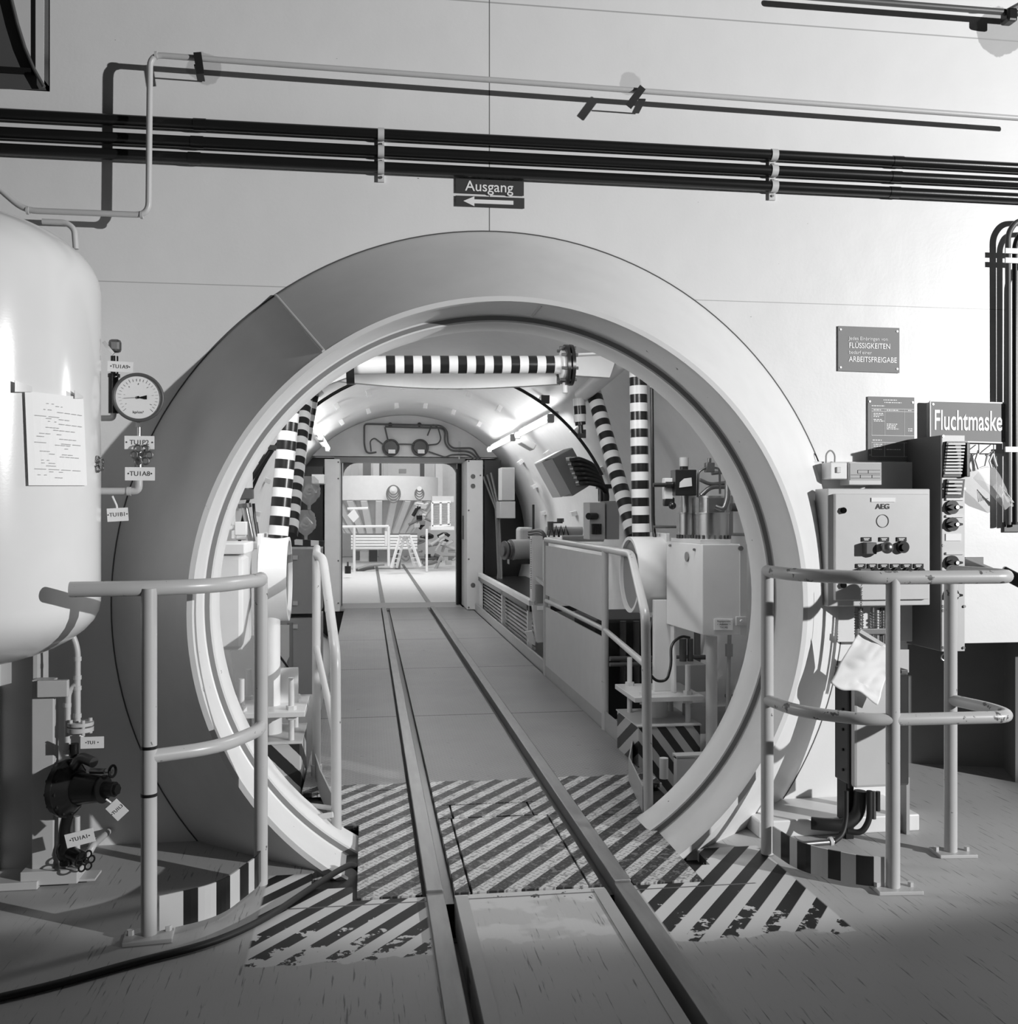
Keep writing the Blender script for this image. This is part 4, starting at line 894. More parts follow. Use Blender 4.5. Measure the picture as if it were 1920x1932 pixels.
t = rail3('railing with bent front post along the left of the walkway', [V((-.27, 1.3, 1.15)), V((-.255, .94, 1.13)), V((-.215, .78, 1.12)), V((-.13, .0, .76)), V((-.125, -.02, -.05))], [(f0, V((-.255, .94, 1.13)))], [[V((-.255, .94, .66)), V((-.127, .0, .40))]], sleeves=[(V((-.255, .94, -.06)), V((-.255, .94, .06))), (V((-.125, -.02, -.22)), V((-.125, -.02, .02)))])
# hydraulic cabinet right
a, b, c = G(1257, 1177, .74), G(1325, 1198, .74), G(1400, 1198, .74); d_ = a+(c-b)
t = thing('hydraulic_cabinet', 'tall pale steel box with sharp front corner right of the right hub', 'cabinet', (b.x, b.y, .74))
MB().prism([a, b, c, d_], (0, 0, .45)).build('body', 'white', t, bevel=.004)
MB().prism([p+V((0, 0, .451)) for p in (a+(b-a)*.08+(c-b)*.05, b+V((0, .03, 0)), c+V((-.05, .03, 0)), d_-(c-b)*.05)], (0, 0, .02)).build('top_plate', 'offwhite', t)
MB().bar(c+V((.004, 0, .0)), c+V((.004, 0, .45)), .035, .01, up=(0, 1, 0)).build('door_edge', 'offwhite', t)
w0 = b+(c-b)*.28+V((0, -.002, .025)); w1 = b+(c-b)*.75+V((0, -.002, .025)); 
np = MB().prism([w0, w1, w1+V((0, 0, .055)), w0+V((0, 0, .055))], (.0, -.006, 0)).build('name_plate', 'paper', t, bevel=.001)
dv = (c-b).normalized(); yaw = math.atan2(dv.y, dv.x)
for i, s_ in enumerate(('Regelgetriebe', '•  Adbinter  •', 'TV1 M5')): text('lettering', s_, (w0+w1)/2+V((0, -.0095, .044-.0155*i)), .012, 'ink', np, rot=(PI/2, 0, yaw))
q = MB()
for u, zz in ((.12, .43), (.8, .42)): p = a+(b-a)*u+V((0, 0, zz)); q.cyl(p, p+V((-.008, -.01, 0)), .007, seg=10)
p = c-(c-b)*.05+V((0, 0, .43)); q.cyl(p, p+V((0, -.012, 0)), .012, seg=12); q.build('screws', 'dsteel', t)
p = c+V((-.01, -.008, .07)); MB().box(p, (.055, .012, .045)).cyl(p, p+V((0, -.014, 0)), .009, seg=12).build('latch', 'offwhite', t, bevel=.003)
p = a+(b-a)*.6+V((-.003, -.004, .38)); nrm = (b-a).cross(V((0, 0, 1))).normalized(); MB().cyl(p, p+nrm*.004*(1 if nrm.y < 0 else -1), .025, seg=20).build('emblem', 'midgrey', t)
# post under
tag(MB().cyl(P(1342, 1200, .80), P(1342, 1432, .80), .030, seg=20).cyl(P(1342, 1428, .80), P(1342, 1440, .80), .045, seg=20).build('support_post', 'cream'), 'pale round post under the sharp cornered hydraulic box', 'post')
tag(MB().cyl(P(1376, 1195, .95), P(1370, 1420, .95), .011, seg=12).cyl(P(1375, 1215, .95), P(1375, 1238, .95), .022, seg=8).build('thin_pipe', 'grey'), 'thin pipe with union nut hanging right of the round support post', 'pipe')
t = thing('pit_cabinet', 'low pale cabinet with worn corner beside the pit striped pedestal', 'cabinet', P(1310, 1500, .55))
MB().bb(P(1276, 1440, .55).x, P(1312, 1440, .55).x, .55, .60, -.45, P(1290, 1428, .55).z).build('body', 'cream', t, bevel=.003)
MB().bb(P(1276, 1440, .55).x, P(1372, 1440, .55).x, .55, .62, P(1290, 1432, .55).z, P(1290, 1426, .55).z).build('top_rail', 'cream', t)
c = P(1252, 1430, .5); MB().cyl(c, c+V((0, 0, -.10)), .022, seg=14).build('cap_bolt', 'offwhite', t)
# pumps on cabinet
zb = 1.19+.021; base = (a+b+c+d_)/4
t = thing('hydraulic_pump', 'pair of machined steel cylinders with pipes on top of the pale box', 'pump', (base.x, base.y, zb))
yv = base.y
def pv_(px, py, dy=0.0): return P(px, py, yv+dy)
for px, w_, dy in ((1296, 34, .10), (1343, 62, -.02)):
    rr = M1(w_/2, yv+dy, px); z_ = pv_(px, 970, dy).z; p = pv_(px, 1010, dy)
    MB().cyl((p.x, p.y, zb), (p.x, p.y, z_), rr, seg=36).cyl((p.x, p.y, zb+.13), (p.x, p.y, zb+.137), rr+.003, seg=36).build('lower_cylinder', 'steel', t)
    z2 = pv_(px, 940, dy).z; MB().cyl((p.x+.005, p.y, z_), (p.x+.005, p.y, z2), rr*.84, seg=36).cyl((p.x+.005, p.y, z2), (p.x+.005, p.y, z2+.012), rr*.9, seg=36).build('upper_cylinder', 'steel', t)
    q = MB()
    for k in range(10):
        an = PI+k*PI/9; q.cyl((p.x+math.cos(an)*(rr+.006), p.y+math.sin(an)*(rr+.006), zb), (p.x+math.cos(an)*(rr+.006), p.y+math.sin(an)*(rr+.006), zb+.02), .006, seg=8)
    q.build('bolts', 'dsteel', t)
MB().box(pv_(1350, 953, -.12), (.085, .03, .075)).build('flange_block', 'dsteel', t, bevel=.003)
MB().tube(rnd([pv_(1350, 956, -.14), pv_(1365, 962, -.16), pv_(1372, 940, -.14), pv_(1372, 895, -.10), pv_(1392, 880, -.06)], .05, 7), .014, 14).build('bent_pipe', 'dsteel', t)
MB().tube(rnd([pv_(1316, 938), pv_(1317, 890), pv_(1330, 883)], .03), .006, 10).tube(rnd([pv_(1345, 882), pv_(1357, 884), pv_(1358, 932)], .03), .006, 10).build('thin_pipe', 'dsteel', t)
MB().box(pv_(1338, 882), (.045, .04, .05)).cyl(pv_(1338, 873), pv_(1338, 864), .010, seg=12).build('valve_block', 'dsteel', t, bevel=.003)
for p0, p1, rr in (((1378, 957), (1425, 958), .022), ((1425, 958), (1442, 960), .010)): MB().cyl(pv_(*p0, .05), pv_(*p1, .05), rr, seg=16).build('hose_coupling', 'dkgrey', t)
for pts_, rr in (([(1322, 935), (1340, 918), (1410, 919)], .013), ([(1320, 905), (1338, 914), (1378, 910)], .010), ([(1342, 893), (1385, 888), (1402, 889)], .011)):
    MB().tube(rnd([pv_(*q_, .12) for q_ in pts_], .05), rr, 10).build('pressure_hose', 'dsteel', t)
t = thing('solenoid_valve', 'black square valve with paper label left of the steel cylinders', 'valve', pv_(1290, 910))
MB().box(pv_(1289, 911, .0), (M1(42, yv), .09, M1(50, yv))).build('body', 'black', t, bevel=.004)
MB().cyl(pv_(1290, 880), pv_(1290, 863), .024, seg=18).build('coil_cap', 'grey', t); MB().cyl(pv_(1290, 886), pv_(1290, 880), .022, seg=18).build('neck', 'black', t)
MB().prism([pv_(1281, 920, -.05), pv_(1305, 917, -.05), pv_(1304, 901, -.05), pv_(1290, 903, -.05), pv_(1282, 910, -.05)], (0, -.002, 0)).build('paper_label', 'offwhite', t)
MB().cyl(pv_(1232, 915), pv_(1268, 915), .011, seg=12).cyl(pv_(1256, 915), pv_(1268, 915), .017, seg=12).build('inlet_pipe', 'black', t)
MB().box(pv_(1259, 922, .03), (.045, .04, .11)).build('bracket', 'offwhite', t, bevel=.002)
MB().box(pv_(1261, 947, .03), (.055, .04, .045)).ball(pv_(1268, 954, -.01), .02).build('plug', 'black', t, bevel=.006)
tag(MB().cyl(P(1232, 994, 1.2), P(1275, 994, 1.2), .008, seg=10).build('cross_rod', 'dkgrey'), 'short dark rod between right striped pole and hydraulic box', 'rod')
tag(MB().cyl(P(1370, 1008, .95), P(1440, 1009, .95), .009, seg=10).build('side_rod', 'grey'), 'thin pale rod running right from the hydraulic box to the collar', 'rod')
tag(MB().cyl(P(1377, 935, .90), P(1377, 1010, .90), .016, seg=12).build('grey_standpipe', 'grey'), 'short grey standpipe behind the steel cylinders on the hydraulic box', 'pipe')
hose('looping_cable', 'black cable looping under the hydraulic box in front of the white column', [P(1300, 1203, .85), P(1285, 1200, .8), P(1265, 1215, .75), P(1266, 1255, .7), P(1258, 1284, .68), P(1238, 1286, .68), P(1222, 1268, .7)], .0075, 'black', 'cable', rad=.09)
# pit machinery right (dark)
t = thing('pit_machine', 'grey machine casing in the pit behind the white column', 'machine', P(1290, 1280, 1.35))
MB().bb(P(1253, 1, 1.35).x, P(1333, 1, 1.35).x, 1.35, 1.6, P(1290, 1306, 1.35).z, P(1290, 1255, 1.35).z).build('casing', 'grey', t, bevel=.004)
MB().bb(P(1305, 1, .95).x, P(1395, 1, .95).x, 1.0, 1.12, P(1290, 1390, .95).z, P(1290, 1338, .95).z).build('lower_casing', 'grey', t, bevel=.004)
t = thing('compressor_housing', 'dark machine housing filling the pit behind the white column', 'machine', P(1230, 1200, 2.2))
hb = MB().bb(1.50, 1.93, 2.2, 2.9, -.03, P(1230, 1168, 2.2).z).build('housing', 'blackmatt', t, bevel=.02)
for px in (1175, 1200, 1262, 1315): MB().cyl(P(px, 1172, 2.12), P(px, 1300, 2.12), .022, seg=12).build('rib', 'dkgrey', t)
for i, (pts_, r__, lb) in enumerate((([P(1150, 1243, 1.7), P(1330, 1240, 1.7)], .015, 'upper dark pipe crossing the pit behind the white column'), ([P(1150, 1254, 1.65), P(1300, 1252, 1.65), P(1330, 1290, 1.6)], .013, 'lower bent dark pipe crossing the pit behind the white column'), ([P(1288, 1205, 1.5), P(1288, 1300, 1.5)], .022, 'left of two upright dark pipes under the hydraulic box'), ([P(1302, 1205, 1.5), P(1302, 1300, 1.5)], .018, 'right of two upright dark pipes under the hydraulic box'))):
    hose('pit_pipe', lb, pts_, r__, 'dkgrey', 'pipe', 'dark pipes in the pit')
for k in range(5):
    tag(MB().bar(P(1370+k*13, 1312, 1.3), P(1402+k*13, 1345-k*2, 1.0), .02, .015).build('ribbed_grate_bar', 'midgrey'), 'pale slanting bar low in the right pit, %s from the left' % ('first', 'second', 'third', 'fourth', 'fifth')[k], 'bar', 'slanting bars low in the right pit')
# left box behind collar
yw = .55
t = thing('equipment_box', 'bright white rounded box just inside the collar on the left', 'box', P(430, 1225, yw))
x1_ = P(458, 1, yw).x; MB().bb(x1_-.36, x1_, yw, yw+.35, P(430, 1228, yw).z, P(430, 1048, yw).z).build('body', 'white', t, bevel=.02)
MB().bb(x1_-.37, x1_+.01, yw-.01, yw+.36, P(430, 1046, yw).z, P(430, 1025, yw).z).build('lid', 'white', t, bevel=.006)
MB().cyl(P(412, 1228, yw+.1), P(412, 1420, yw+.1), .02, seg=16).build('leg', 'white', t)
MB().prism([P(459, 1045, yw+.1), P(474, 1040, yw+.3), P(474, 1200, yw+.3), P(456, 1226, yw+.1)], (-.02, 0, 0)).build('side_panel', 'offwhite', t)
# piston left
t = thing('hydraulic_ram', 'steel hydraulic ram hanging from a white cylinder on the left', 'cylinder', P(463, 930, 1.2))
MB().cyl(P(455, 870, 1.2), P(459, 922, 1.2), .058, .05, seg=24).build('barrel', 'white', t)
MB().cyl(P(459, 922, 1.2), P(461, 943, 1.2), .042, seg=20).cyl(P(461, 950, 1.2), P(462, 958, 1.2), .034, seg=20).box(P(463, 932, 1.18), (.08, .06, .05)).build('gland', 'dsteel', t)
MB().cyl(P(461, 955, 1.2), P(475, 1022, 1.2), .019, seg=18).build('piston_rod', 'steel', t)
MB().cyl(P(484, 985, 1.3), P(488, 1015, 1.3), .006, seg=8).tube([P(478, 950, 1.22), P(480, 975, 1.22), P(486, 1012, 1.22)], .008, 8).build('hose', 'black', t)
t = thing('limit_switch', 'pale limit switch with pipe stub left of the steel ram', 'switch', P(455, 1000, 1.0))
MB().box(P(455, 997, 1.0), (.06, .05, .07)).cyl(P(418, 1000, 1.0), P(450, 993, 1.0), .014, seg=12).box(P(455, 1013, 1.0), (.05, .04, .03)).build('body', 'offwhite', t, bevel=.004)
tag(MB().bb(P(437, 1, 1.4).x, P(442, 1, 1.4).x, 1.4, 1.45, P(440, 1016, 1.4).z, P(440, 935, 1.4).z).bb(P(424, 1, 1.4).x, P(440, 1, 1.4).x, 1.4, 1.45, P(440, 975, 1.4).z, P(440, 968, 1.4).z).build('pale_bracket', 'white'), 'thin pale upright bracket behind the limit switch', 'bracket')
tag(MB().cyl(P(468, 912, 1.5), P(512, 848, 1.5), .014, seg=12).box(P(515, 845, 1.5), (.05, .05, .03)).build('dark_gas_spring', 'black', bevel=.002), 'dark slanting gas spring left of the broad striped pole', 'spring')
tag(MB().bar(P(395, 1030, .95), P(525, 1029, 1.1), .05, M1(12, 1.1)).build('cross_member', 'white', bevel=.003), 'white cross member level with the left hub', 'beam')
tag(MB().bar(P(548, 1022, 2.2), P(612, 1026, 2.2), .03, .035).build('striped_bar', stripes('bar_stripes', (1, 0, 0), .1, .5, .02, .7)), 'horizontal black and white bar behind the left hub', 'bar')
# left grey cabinets
for i, (y0_, y1_, lb) in enumerate(((1036, 1158, 'upper grey locker door behind the left railing'), (1166, 1310, 'lower grey locker door behind the left railing'))):
    tt = thing('grey_locker', lb, 'locker', P(578, y1_, 3.2), 'grey lockers behind the left railing')
    bd = MB().bb(P(553, 1, 3.2).x-.2, P(604, 1, 3.2).x, 3.2, 3.7, P(578, y1_, 3.2).z, P(578, y0_, 3.2).z).build('body', 'grey', tt, bevel=.004)
    for py in (y0_+16, y1_-20): MB().box(P(557, py, 3.19), (.035, .02, .03)).build('hinge', 'offwhite', bd)
tag(MB().cyl(P(547, 1175, 2.6), P(548, 1320, 2.6), .020, seg=14).build('grey_post', 'midgrey'), 'dark grey post beside the grey lockers on the left', 'post')
tag(MB().bar(P(512, 1217, 1.6), P(550, 1268, 1.6), .012, .012).build('brace_rod', 'black'), 'thin dark brace below the left hub', 'rod')
tag(MB().prism([P(520, 1180, 1.9), P(545, 1180, 1.9), P(545, 1240, 1.9), P(500, 1330, 1.9), P(450, 1330, 1.9), P(430, 1200, 1.9), P(505, 1200, 1.9)], (0, .03, 0)).build('support_plate', 'cream'), 'pale cut support plate behind the left column', 'plate')
tag(MB().bb(-.45, -.38, .05, .62, -.5, -.02).build('pit_beam', 'cream', bevel=.003), 'pale beam under the walkway in the left pit', 'beam')
wtube('pit_tube', 'thin tube bracing the left front railing post to the collar', [P(552, 1515, .1), P(628, 1525, -.02)], .010, 'cream', 'tube', 'braces at the foot of the left railing')
wtube('pit_tube', 'lower paler brace between left railing foot and collar', [P(580, 1545, -.03), P(628, 1537, -.05)], .012, 'offwhite', 'tube', 'braces at the foot of the left railing')
# plastic bags
for i, (x, y, w_, h_, lb) in enumerate(((583, 930, 24, 34, 'upper clear plastic bag with hose inside, hanging left of the door'), (577, 990, 22, 30, 'lower clear plastic bag hanging left of the door'))):
    tt = thing('plastic_bag', lb, 'bag', P(x, y, 4.2), 'plastic bags hanging left of the door')
    rr = M1(w_*.75, 4.2); c = P(x, y, 4.2); q = MB(); seg, nr = 16, 9; vs = []
    for j in range(nr):
        v = j/(nr-1); rad = rr*(.15+.95*math.sin(PI*min(1, v*1.05+.08))**.7); z = c.z+M1(h_, 4.2)*(1-2*v)*.9
        for k in range(seg): an = 2*PI*k/seg; jj = 1+.16*math.sin(an*5+j*1.7); vs.append(V((c.x+math.cos(an)*rad*jj, c.y+math.sin(an)*rad*.6*jj, z)))
    q.add(vs, [(j*seg+k, j*seg+(k+1) % seg, (j+1)*seg+(k+1) % seg, (j+1)*seg+k) for j in range(nr-1) for k in range(seg)], sm=True); q.build('film', 'plastic', tt)
    q = MB()
    for k in range(3): q.torus(c+V((0, 0, .02*k)), (.3*k, -1, .2), rr*.55-.01*k, .008, 24)
    q.build('hose', 'offwhite', tt)
# cable ring
q = MB(); pts = [V((CX+math.cos(math.radians(a_))*1.56, 3.9, CZ+math.sin(math.radians(a_))*1.56)) for a_ in range(26, 177, 3)]
t = thing('cable_ring', 'black cable arching round the vault behind the crossbar', 'cable', (CX, 3.9, CZ))
q.tube(pts, .0135, 10).build('cable', 'black', t)
for a_ in (55, 40, 128, 150): c = V((CX+math.cos(math.radians(a_))*1.60, 3.9, CZ+math.sin(math.radians(a_))*1.60)); MB().box(c, (.07, .03, .07)).build('clip', 'dkgrey', t)
# vault tabs
ORD = ('first', 'second', 'third', 'fourth', 'fifth', 'sixth', 'seventh', 'eighth', 'ninth', 'tenth', 'eleventh', 'twelfth', 'thirteenth', 'fourteenth')
for i, y in enumerate((4.6, 6.4, 8.3)):
    for ia, a_ in enumerate(range(12, 170, 12 if i else 14)):
        an = math.radians(a_); rr = RT-.028; c = V((CX+math.cos(an)*rr, y, CZ+math.sin(an)*rr)); Rm = Matrix.Rotation(-an, 3, 'Y')
        tag(MB().box(c, (.07, .13, .05), mat=Rm).build('vault_tab', 'white', bevel=.003), 'white weld tab in the %s row across the vault, %s counted from the right' % (('nearest', 'middle', 'farthest')[i], ORD[ia]), 'tab', 'weld tabs on the vault')
# lamps
for i, (side, y0_, y1_, lb) in enumerate(((1, 4.45, 6.35, 'nearer fluorescent lamp at the right of the vault'), (1, 6.75, 8.8, 'farther fluorescent lamp at the right of the vault'), (-1, 5.1, 6.9, 'nearer fluorescent lamp at the left of the vault'), (-1, 7.2, 8.9, 'farther fluorescent lamp at the left of the vault'))):
    x = CX+side*1.05; z = 2.18; tt = thing('fluorescent_lamp', lb, 'lamp', (x, y0_, z), 'fluorescent lamps in the vault')
    MB().cyl((x, y0_, z), (x, y1_, z), .024, seg=14).build('tube', 'tube', tt)
    MB().bb(x+side*.05-.025, x+side*.05+.025, y0_-.06, y1_+.06, z+.02, z+.06).build('batten', 'offwhite', tt)
    for y in (y0_-.03, y1_+.03): MB().box((x+side*.01, y, z), (.06, .05, .08)).build('lamp_holder', 'grey', tt, bevel=.01)
# junction box with hoses
t = thing('junction_box', 'tilted grey junction box with black hoses plugged in at the right of the vault', 'box', P(1070, 895, 4.5))
ym = 4.5; quad = [(1022, 872), (1042, 865), (1080, 930), (1058, 938)]
MB().prism([P(x, y, ym) for x, y in quad], (0, .4, 0)).build('side', 'cream', t)
MB().prism([P(x, y, ym-.01) for x, y in ((1042, 865), (1080, 845), (1117, 913), (1080, 936))], (0, .4, 0)).build('connector_face', 'midgrey', t, bevel=.004)
MB().prism([P(x, y, ym+.01) for x, y in ((1020, 870), (1062, 848), (1080, 844), (1044, 864))], (0, .38, 0)).build('lid', 'offwhite', t)
for k in range(6):
    p0 = (1072+k*3.5, 868+k*8.5); q = MB().tube(rnd([P(p0[0], p0[1], ym-.02), P(p0[0]+18, p0[1]-3+k*.5, ym-.12), P(1125+k*1.5, 880+k*7, ym-.10), P(1139+k*1.2, 925+k*1, ym-.02), P(1139+k, 950, ym-.05)], .2, 6), .024, 10)
    tag(q.build('black_hose', 'black'), 'black hose on the tilted junction box, %s of the six plugs' % ('topmost', 'second from the top', 'third from the top', 'fourth from the top', 'fifth from the top', 'lowest')[k], 'hose', 'black hoses on the tilted junction box')
    MB().cyl(P(p0[0]-4, p0[1]+1, ym-.03), P(p0[0]+7, p0[1]-1, ym-.04), .028, seg=12).build('plug', 'steel', t)
t = thing('cable_gland_block', 'bundle of upright cable glands above the small control box', 'gland', P(1140, 945, 4.5))
for k in range(3): MB().cyl(P(1132+k*6, 915, 4.5), P(1132+k*6, 946, 4.5), .02, seg=12).build('gland', 'dsteel', t)
MB().bb(P(1126, 1, 4.5).x, P(1152, 1, 4.5).x, 4.42, 4.55, P(1140, 922, 4.5).z, P(1140, 914, 4.5).z).build('clamp', 'black', t)
t = thing('small_control_box', 'small pale control box with black switch beyond the leaning pole', 'box', P(1130, 1010, 4.2))
MB().bb(P(1112, 1, 4.2).x, P(1141, 1, 4.2).x, 4.2, 4.45, P(1130, 1018, 4.2).z, P(1130, 948, 4.2).z).build('body', 'cream', t, bevel=.004)
MB().bb(P(1144, 1, 4.25).x, P(1168, 1, 4.25).x, 4.25, 4.5, P(1130, 1018, 4.2).z, P(1130, 945, 4.2).z).build('side_box', 'grey', t, bevel=.004)
MB().cyl(P(1110, 974, 4.1), P(1124, 974, 4.18), .03, seg=14).build('rotary_switch', 'black', t)
for k in range(4): MB().box(P(1118+k*4.6, 998, 4.17), (.02, .03, .09)).build('push_button', 'black', t)
# wall boxes farther in
t = thing('wall_box', 'plain grey box on the right vault wall beyond the door leaf', 'box', P(958, 920, 7.6))
MB().bb(P(946, 1, 7.6).x, P(971, 1, 7.6).x, 7.6, 7.9, P(960, 944, 7.6).z, P(960, 882, 7.6).z).build('body', 'grey', t, bevel=.006)
tag(MB().bb(P(943, 1, 8.6).x, P(972, 1, 8.6).x, 8.6, 9.0, P(960, 978, 8.6).z, P(960, 946, 8.6).z).build('grey_duct_box', 'grey', bevel=.006), 'grey duct box hanging lower on the right vault wall, above the motor', 'box')
tag(MB().box(P(994, 838, 6.2), (.16, .25, .07), mat=Matrix.Rotation(.5, 3, 'Y')).build('vault_speaker', 'cream', bevel=.01), 'small pale slotted box under the right fluorescent lamps', 'box')
tag(MB().cyl(P(1006, 952, 6), P(1006, 1002, 6), .013, seg=10).build('black_rod', 'black'), 'short upright black rod above the winch on the right', 'rod')
q = MB()
for k in range(3): q.tube([PX(905+k*9, 985, 1.9) if 0 else P(912+k*7, 900-k*4, 9.3-k*.1), P(935+k*3, 960, 9.0), P(940+k*3, 1080, 8.8), P(934+k*6, 1128, 8.6)], .014, 8)
tag(q.build('cable_drop', 'dkgrey'), 'thin dark cables dropping beside the right door leaf', 'cable')
# winch motor
t = thing('motor', 'dark ribbed electric motor on the bench at the right of the walkway', 'motor', P(975, 1065, 6.2))
c = P(978, 1038, 6.2); ax = V((-1, -.35, 0)).normalized()
MB().cyl(c-ax*.12, c+ax*.10, .115, seg=24).build('housing', 'midgrey', t)
MB().cyl(c+ax*.10, c+ax*.20, .06, seg=20).cyl(c+ax*.16, c+ax*.175, .10, seg=24).cyl(c+ax*.12, c+ax*.14, .095, seg=24).build('coupling', 'dkgrey', t)
MB().box(c+V((0, 0, -.12)), (.22, .16, .05)).build('foot', 'black', t)
t = thing('gearbox', 'dark rounded casing behind the motor', 'gearbox', P(990, 1010, 6.5))
MB().box(P(990, 1012, 6.5), (.16, .3, .2)).build('casing', 'grey', t, bevel=.03)
# winch roll and bench
t = thing('roller', 'grey horizontal roller with clamp above the infill railing', 'roller', P(1070, 1000, 5.3))
a, b = P(1030, 1002, 5.3), P(1098, 1002, 5.3); MB().cyl(a, b, M1(8.5, 5.3), seg=24).build('drum', 'grey', t)
MB().cyl(P(1060, 1016, 4.9), P(1138, 1016, 4.9), .03, seg=16).build('tube', 'grey', t)
MB().box(P(1047, 986, 5.2), (.14, .05, .015)).cyl(P(1038, 984, 5.2), P(1038, 1000, 5.2), .03, seg=12).cyl(P(1057, 985, 5.2), P(1057, 978, 5.2), .035, seg=14).build('clamp', 'dkgrey', t)
q = MB()
for k in range(4): q.tube([P(1035+k*9, 1013, 5.22), P(1040+k*9, 992, 5.2), P(1046+k*9, 1013, 5.22)], .008, 8)
q.build('strap', 'black', t)
t = thing('low_bench', 'low frame with pale edge and horizontal slats right of the walkway', 'bench', (1.6, 7, 0))
e0, e1 = P(936, 1083, 9.0), P(1000, 1108, 5.9)
MB().bar((1.52, 9.2, .50), (1.52, 4.9, .50), .05, .05).build('edge', 'offwhite', t)
MB().bb(1.50, 2.15, 4.9, 9.2, .42, .47).build('shelf', 'black', t)
for y in (5.0, 6.8, 9.0): MB().bb(1.5, 1.54, y, y+.05, .0, .47).build('upright', 'offwhite', t)
q = MB()
for k in range(9): q.bb(1.56, 1.575, 5.0, 9.1, .05+k*.042, .07+k*.042)
q.build('slats', 'grey', t)
MB().bar((1.475, 9.4, .05), (1.475, 3.9, .05), .02, .10).build('kerb', 'grey', t)
# upright actuator
t = thing('door_actuator', 'upright pale box on a toothed rail beside the infill railing', 'actuator', P(1018, 1215, 4.3))
ya = 4.15
MB().bb(P(1003, 1, ya).x, P(1024, 1, ya).x, ya, ya+.1, P(1015, 1135, ya).z, P(1015, 1012, ya).z).build('rail', 'white', t, bevel=.003)
q = MB()
for k in range(28): q.box(P(1001.5, 1018+k*3.4, ya), (.008, .012, .006))
q.build('rack_teeth', 'dkgrey', t)
MB().cyl(P(1018, 1103, ya-.04), P(1018, 1138, ya-.04), .038, seg=20).build('motor', 'midgrey', t)
MB().prism([P(1002, 1141, ya-.02), P(1034, 1141, ya-.02), P(1037, 1208, ya-.02), P(1009, 1210, ya-.02)], (0, -.10, 0)).build('box', 'cream', t, bevel=.003)
MB().box(P(1022, 1147, ya-.125), (.085, .004, .035)).build('name_plate', 'paper', t)
MB().prism([P(991, 1192, ya), P(1004, 1190, ya), P(1010, 1212, ya), P(1008, 1218, ya), P(998, 1212, ya)], (0, .04, 0)).build('foot_bracket', 'offwhite', t)
MB().bar(P(1012, 1090, ya-.05), P(1038, 1112, ya-.4), .025, .03).build('lever', 'cream', t)
q = MB()
for k in range(3): q.tube(rnd([P(998, 1003+k*5, ya+.3), P(1018, 1000+k*5, ya+.1), P(1028, 1008+k*4, ya), P(1033, 1040, ya), P(1033, 1135, ya)], .08), .014, 8)
q.build('hose_bundle', 'dkgrey', t)
# far door frame and leaves
yj = 9.28
def doorbox(name, lb, xa, xb, ya_, yb_, zt_):
    tt = thing(name, lb, 'door frame', ((xa+xb)/2, ya_, 0)); MB().bb(xa, xb, ya_, yb_, 0.013, zt_).build('casing', 'cream', tt, bevel=.006); return tt
xa, xb = P(612, 1, yj).x, P(641, 1, yj).x; zt_ = P(890, 868, yj).z
t = doorbox('door_jamb_casing', 'left pale casing of the rectangular far door', xa, xb, yj, YE-.12, zt_)
q = MB()
for py in (872, 903, 1058, 1150): p = P(638, py if py < 1140 else 1138, yj); q.cyl(p, p+V((0, -.008, 0)), .012, seg=8)
q.build('screws', 'dkgrey', t)
xa, xb = P(881, 1, yj).x, P(911, 1, yj).x; t = doorbox('door_jamb_casing', 'right pale casing of the far door with three dark round holes', xa, xb, yj, YE-.12, zt_)
for py in (899, 917, 1104): p = P(892, py, yj); MB().cyl(p, p+V((0, -.006, 0)), .032, seg=18).build('round_port', 'dkgrey', t)
q = MB()
for px, py in ((884, 870), (906, 897), (884, 963), (884, 1055), (884, 1146)): p = P(px, py, yj); q.cyl(p, p+V((0, -.008, 0)), .012, seg=8)
q.build('screws', 'dkgrey', t)
# door opening trim
t = thing('door_frame_header', 'grey header of the far door with rounded corners', 'door frame', ((DX0+DX1)/2, YE-.1, DZ))
MB().bb(DX0-.12, DX1+.10, YE-.34, YE-.02, DZ-.02, BZ-.01).build('beam', 'midgrey', t)
for s_, xx in ((1, DX0-.005), (-1, DX1+.005)):
    q = MB(); R_ = .20; pts = [(xx, YE-.08, DZ-.02)]+[(xx+s_*(R_-R_*math.sin(k*PI/12)), YE-.08, DZ-.02-(R_-R_*math.cos(k*PI/12))) for k in range(7)]
    q.prism([(xx, YE-.08, DZ-.02), (xx, YE-.08, DZ-.02-R_)]+[(xx+s_*(R_-R_*math.cos(k*PI/12)), YE-.08, DZ-.02-R_+R_*math.sin(k*PI/12)) for k in range(1, 7)], (0, .05, 0)); q.build('corner', 'midgrey', t)
t = thing('door_slot_seal', 'black rubber seal down the right edge of the far door opening', 'seal', (DX1, YE-.1, 0)); MB().bb(DX1-.008, DX1+.022, YE-.14, YE-.02, .013, DZ-.1).build('strip', 'black', t)
MB().bb(DX1+.05, DX1+.09, YE-.45, YE-.4, P(870, 1018, 9.6).z, P(870, 973, 9.6).z).build('handle_slot', 'dkgrey', t)
tag(MB().bb(DX0-.05, DX1+.05, 9.76, YE+.35, -.03, .006).build('door_sill', 'grey'), 'tread plate sill in the far doorway', 'sill')
